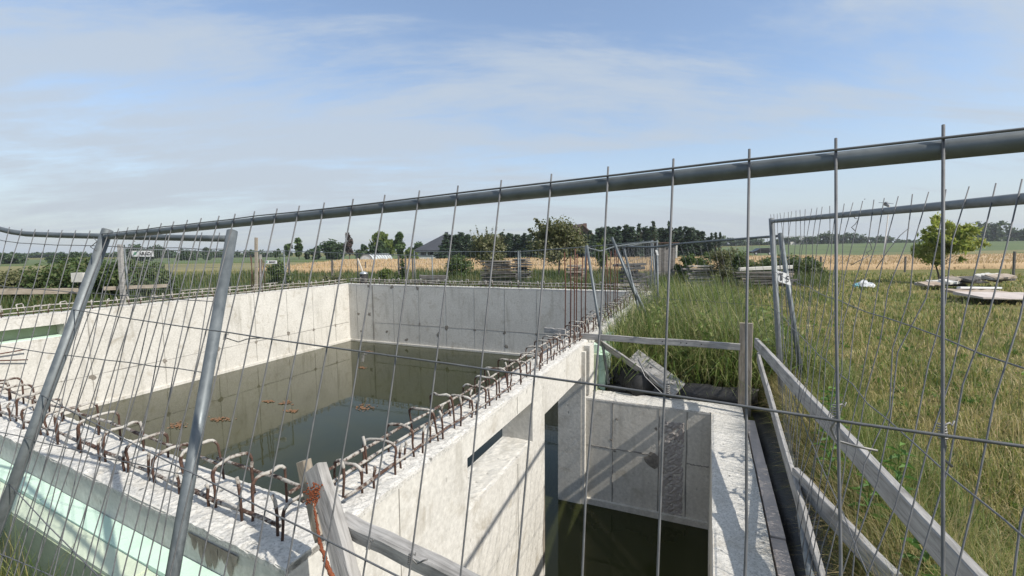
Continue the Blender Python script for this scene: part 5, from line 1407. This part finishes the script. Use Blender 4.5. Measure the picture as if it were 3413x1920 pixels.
# left side bits
bx_ = P(268, 925, 12.5); bxt = thing('white_box', (bx_[0], bx_[1], float(ground_h(bx_[0], bx_[1]))), 'white plastic box on a dark post behind the near leaning fence post', 'box')
MB().box((bx_[0] - .16, bx_[1] - .1, bx_[2] - .12), (bx_[0] + .16, bx_[1] + .1, bx_[2] + .13)).build('box_body', 'off_white', bxt)
MB().beam((bx_[0], bx_[1] + .0, bxt.location.z), (bx_[0], bx_[1], bx_[2] - .1), .09, .09, (0, 1, 0)).build('stand', 'black_plastic', bxt)
timber('rail_board', 'weathered horizontal board low behind the left edge of the basin', [('board', P(-60, 972, 12), P(262, 970, 13), .04, .16, 'wood_brown', UPZ)], P(-60, 972, 12), 'board')
timber('rail_board', 'weathered board behind the twisted grey post', [('board', P(345, 962, 13.5), P(560, 952, 14.5), .04, .11, 'wood_brown', UPZ)], P(345, 962, 13.5), 'board')
# right lawn debris
def slabs(name, label, cat, lst, org, wk=.16):
    t_ = thing(name, org, label, cat)
    for (x0, y0_, x1, y1_, dep, th_, mat) in lst:
        p = P(x0, y0_, dep); q = P(x1, y1_, dep); n = 9; top_ = []; 
        for i in range(n):
            f_ = i / (n - 1); c = p + (q - p) * f_; top_.append((c, wk + wk * random.random()))
        vs = []; fs = []
        for c, w_ in top_: vs += [c + np.array([0, -w_, -.03 - .04 * random.random()]), c + np.array([0, w_, .06]), c + np.array([0, w_, -th_]), c + np.array([0, -w_, -th_ - .04])]
        for i in range(n - 1): fs += [(4*i+k, 4*i+4+k, 4*i+4+(k+1) % 4, 4*i+(k+1) % 4) for k in range(4)]
        fs += [(3, 2, 1, 0), tuple(4*(n-1)+k for k in range(4))]
        mk('slab', vs, fs, mat, t_)
    return t_
lst = []
for i in range(26):
    x = random.uniform(3060, 3320); f_ = (x - 3060) / 260; y = 946 - 22 * f_ - random.uniform(-4, 10) * (.4 + f_); Lx = random.uniform(25, 80)
    lst.append((x, y + random.uniform(-3, 3), x + Lx, y - random.uniform(-2, 7), 20.2 + random.uniform(-.5, 1.2), random.uniform(.05, .12), random.choice(['rubble_tan', 'rubble_tan', 'off_white', 'off_white', 'wood_dark', 'concrete_broken'])))
slabs('rubble_pile', 'pale pile of broken sheets and rubble right of the young tree', 'rubble', lst, gp(3200, 20.5))
timber('white_plank', 'white plank lying on the lawn before the rubble pile', [('plank', P(3195, 959, 17.0), P(3333, 960, 17.2), .14, .07, 'paint_white', UPZ)], P(3195, 960, 17), 'plank')
slabs('concrete_slab', 'pale flat slab lying on the lawn at the right edge', 'slab', [(3225, 982, 3560, 988, 15.6, .05, 'xps_pink'), (3190, 972, 3360, 974, 16.6, .05, 'rubble_tan')], gp(3330, 15.6), .4)
c = gp(2880, 21); rb = thing('rubbish_bag', c, 'crumpled white rubbish bag lying on the lawn', 'bag')
def lump(c, rx, ry, rz, mat, nm, par, seed):
    rr = random.Random(seed); vs = []; fs = []; n, m_ = 12, 7
    for i in range(m_ + 1):
        la = -pi/2 + pi * i / m_
        for j in range(n):
            an = 2*pi*j/n; k = rr.uniform(.7, 1.2); vs.append((c[0] + cos(la)*cos(an)*rx*k, c[1] + cos(la)*sin(an)*ry*k, c[2] + sin(la)*rz*k))
    for i in range(m_):
        for j in range(n): fs.append((i*n+j, i*n+(j+1) % n, (i+1)*n+(j+1) % n, (i+1)*n+j))
    mk(nm, vs, fs, mat, par)
lump(c + np.array([.05, 0, .14]), .3, .22, .22, 'plastic_white', 'bag_body', rb, 1); lump(c + np.array([.36, .05, .1]), .2, .2, .16, 'plastic_white', 'bag_body', rb, 2); lump(c + np.array([-.3, 0, .1]), .12, .12, .13, 'plastic_cyan', 'cyan_wrap', rb, 3)
bp = P(2883, 664, 60); bd = MB().add([bp + np.array(q) for q in ((-.22, 0, .05), (0, -.02, 0), (.22, 0, .05), (0, .1, 0), (0, .04, -.08), (0, -.05, .03))], [(0, 1, 3), (1, 2, 3), (1, 4, 3), (0, 5, 1), (1, 5, 2)]).build('bird', 'black_plastic', org=bp); tag(bd, 'small dark bird flying in the sky over the right field', 'bird')

# ================================================================== haze
hm = bpy.data.materials.new('haze'); hm.use_nodes = True; MATS['haze'] = hm
t = hm.node_tree; t.nodes.clear(); ho = nn(t, 'ShaderNodeOutputMaterial'); pv = nn(t, 'ShaderNodeVolumePrincipled')
pv.inputs['Color'].default_value = (.86, .91, .97, 1); pv.inputs['Density'].default_value = HAZE; pv.inputs['Anisotropy'].default_value = .3
link(t, pv.outputs[0], ho.inputs['Volume'])
if HAZE > 0:
    hb_ = MB().box((-1150, -1150, -5.0), (1150, 1150, 16.0)).build('haze', 'haze'); hb_['kind'] = 'stuff'; hb_['label'] = 'thin pale haze in the air'
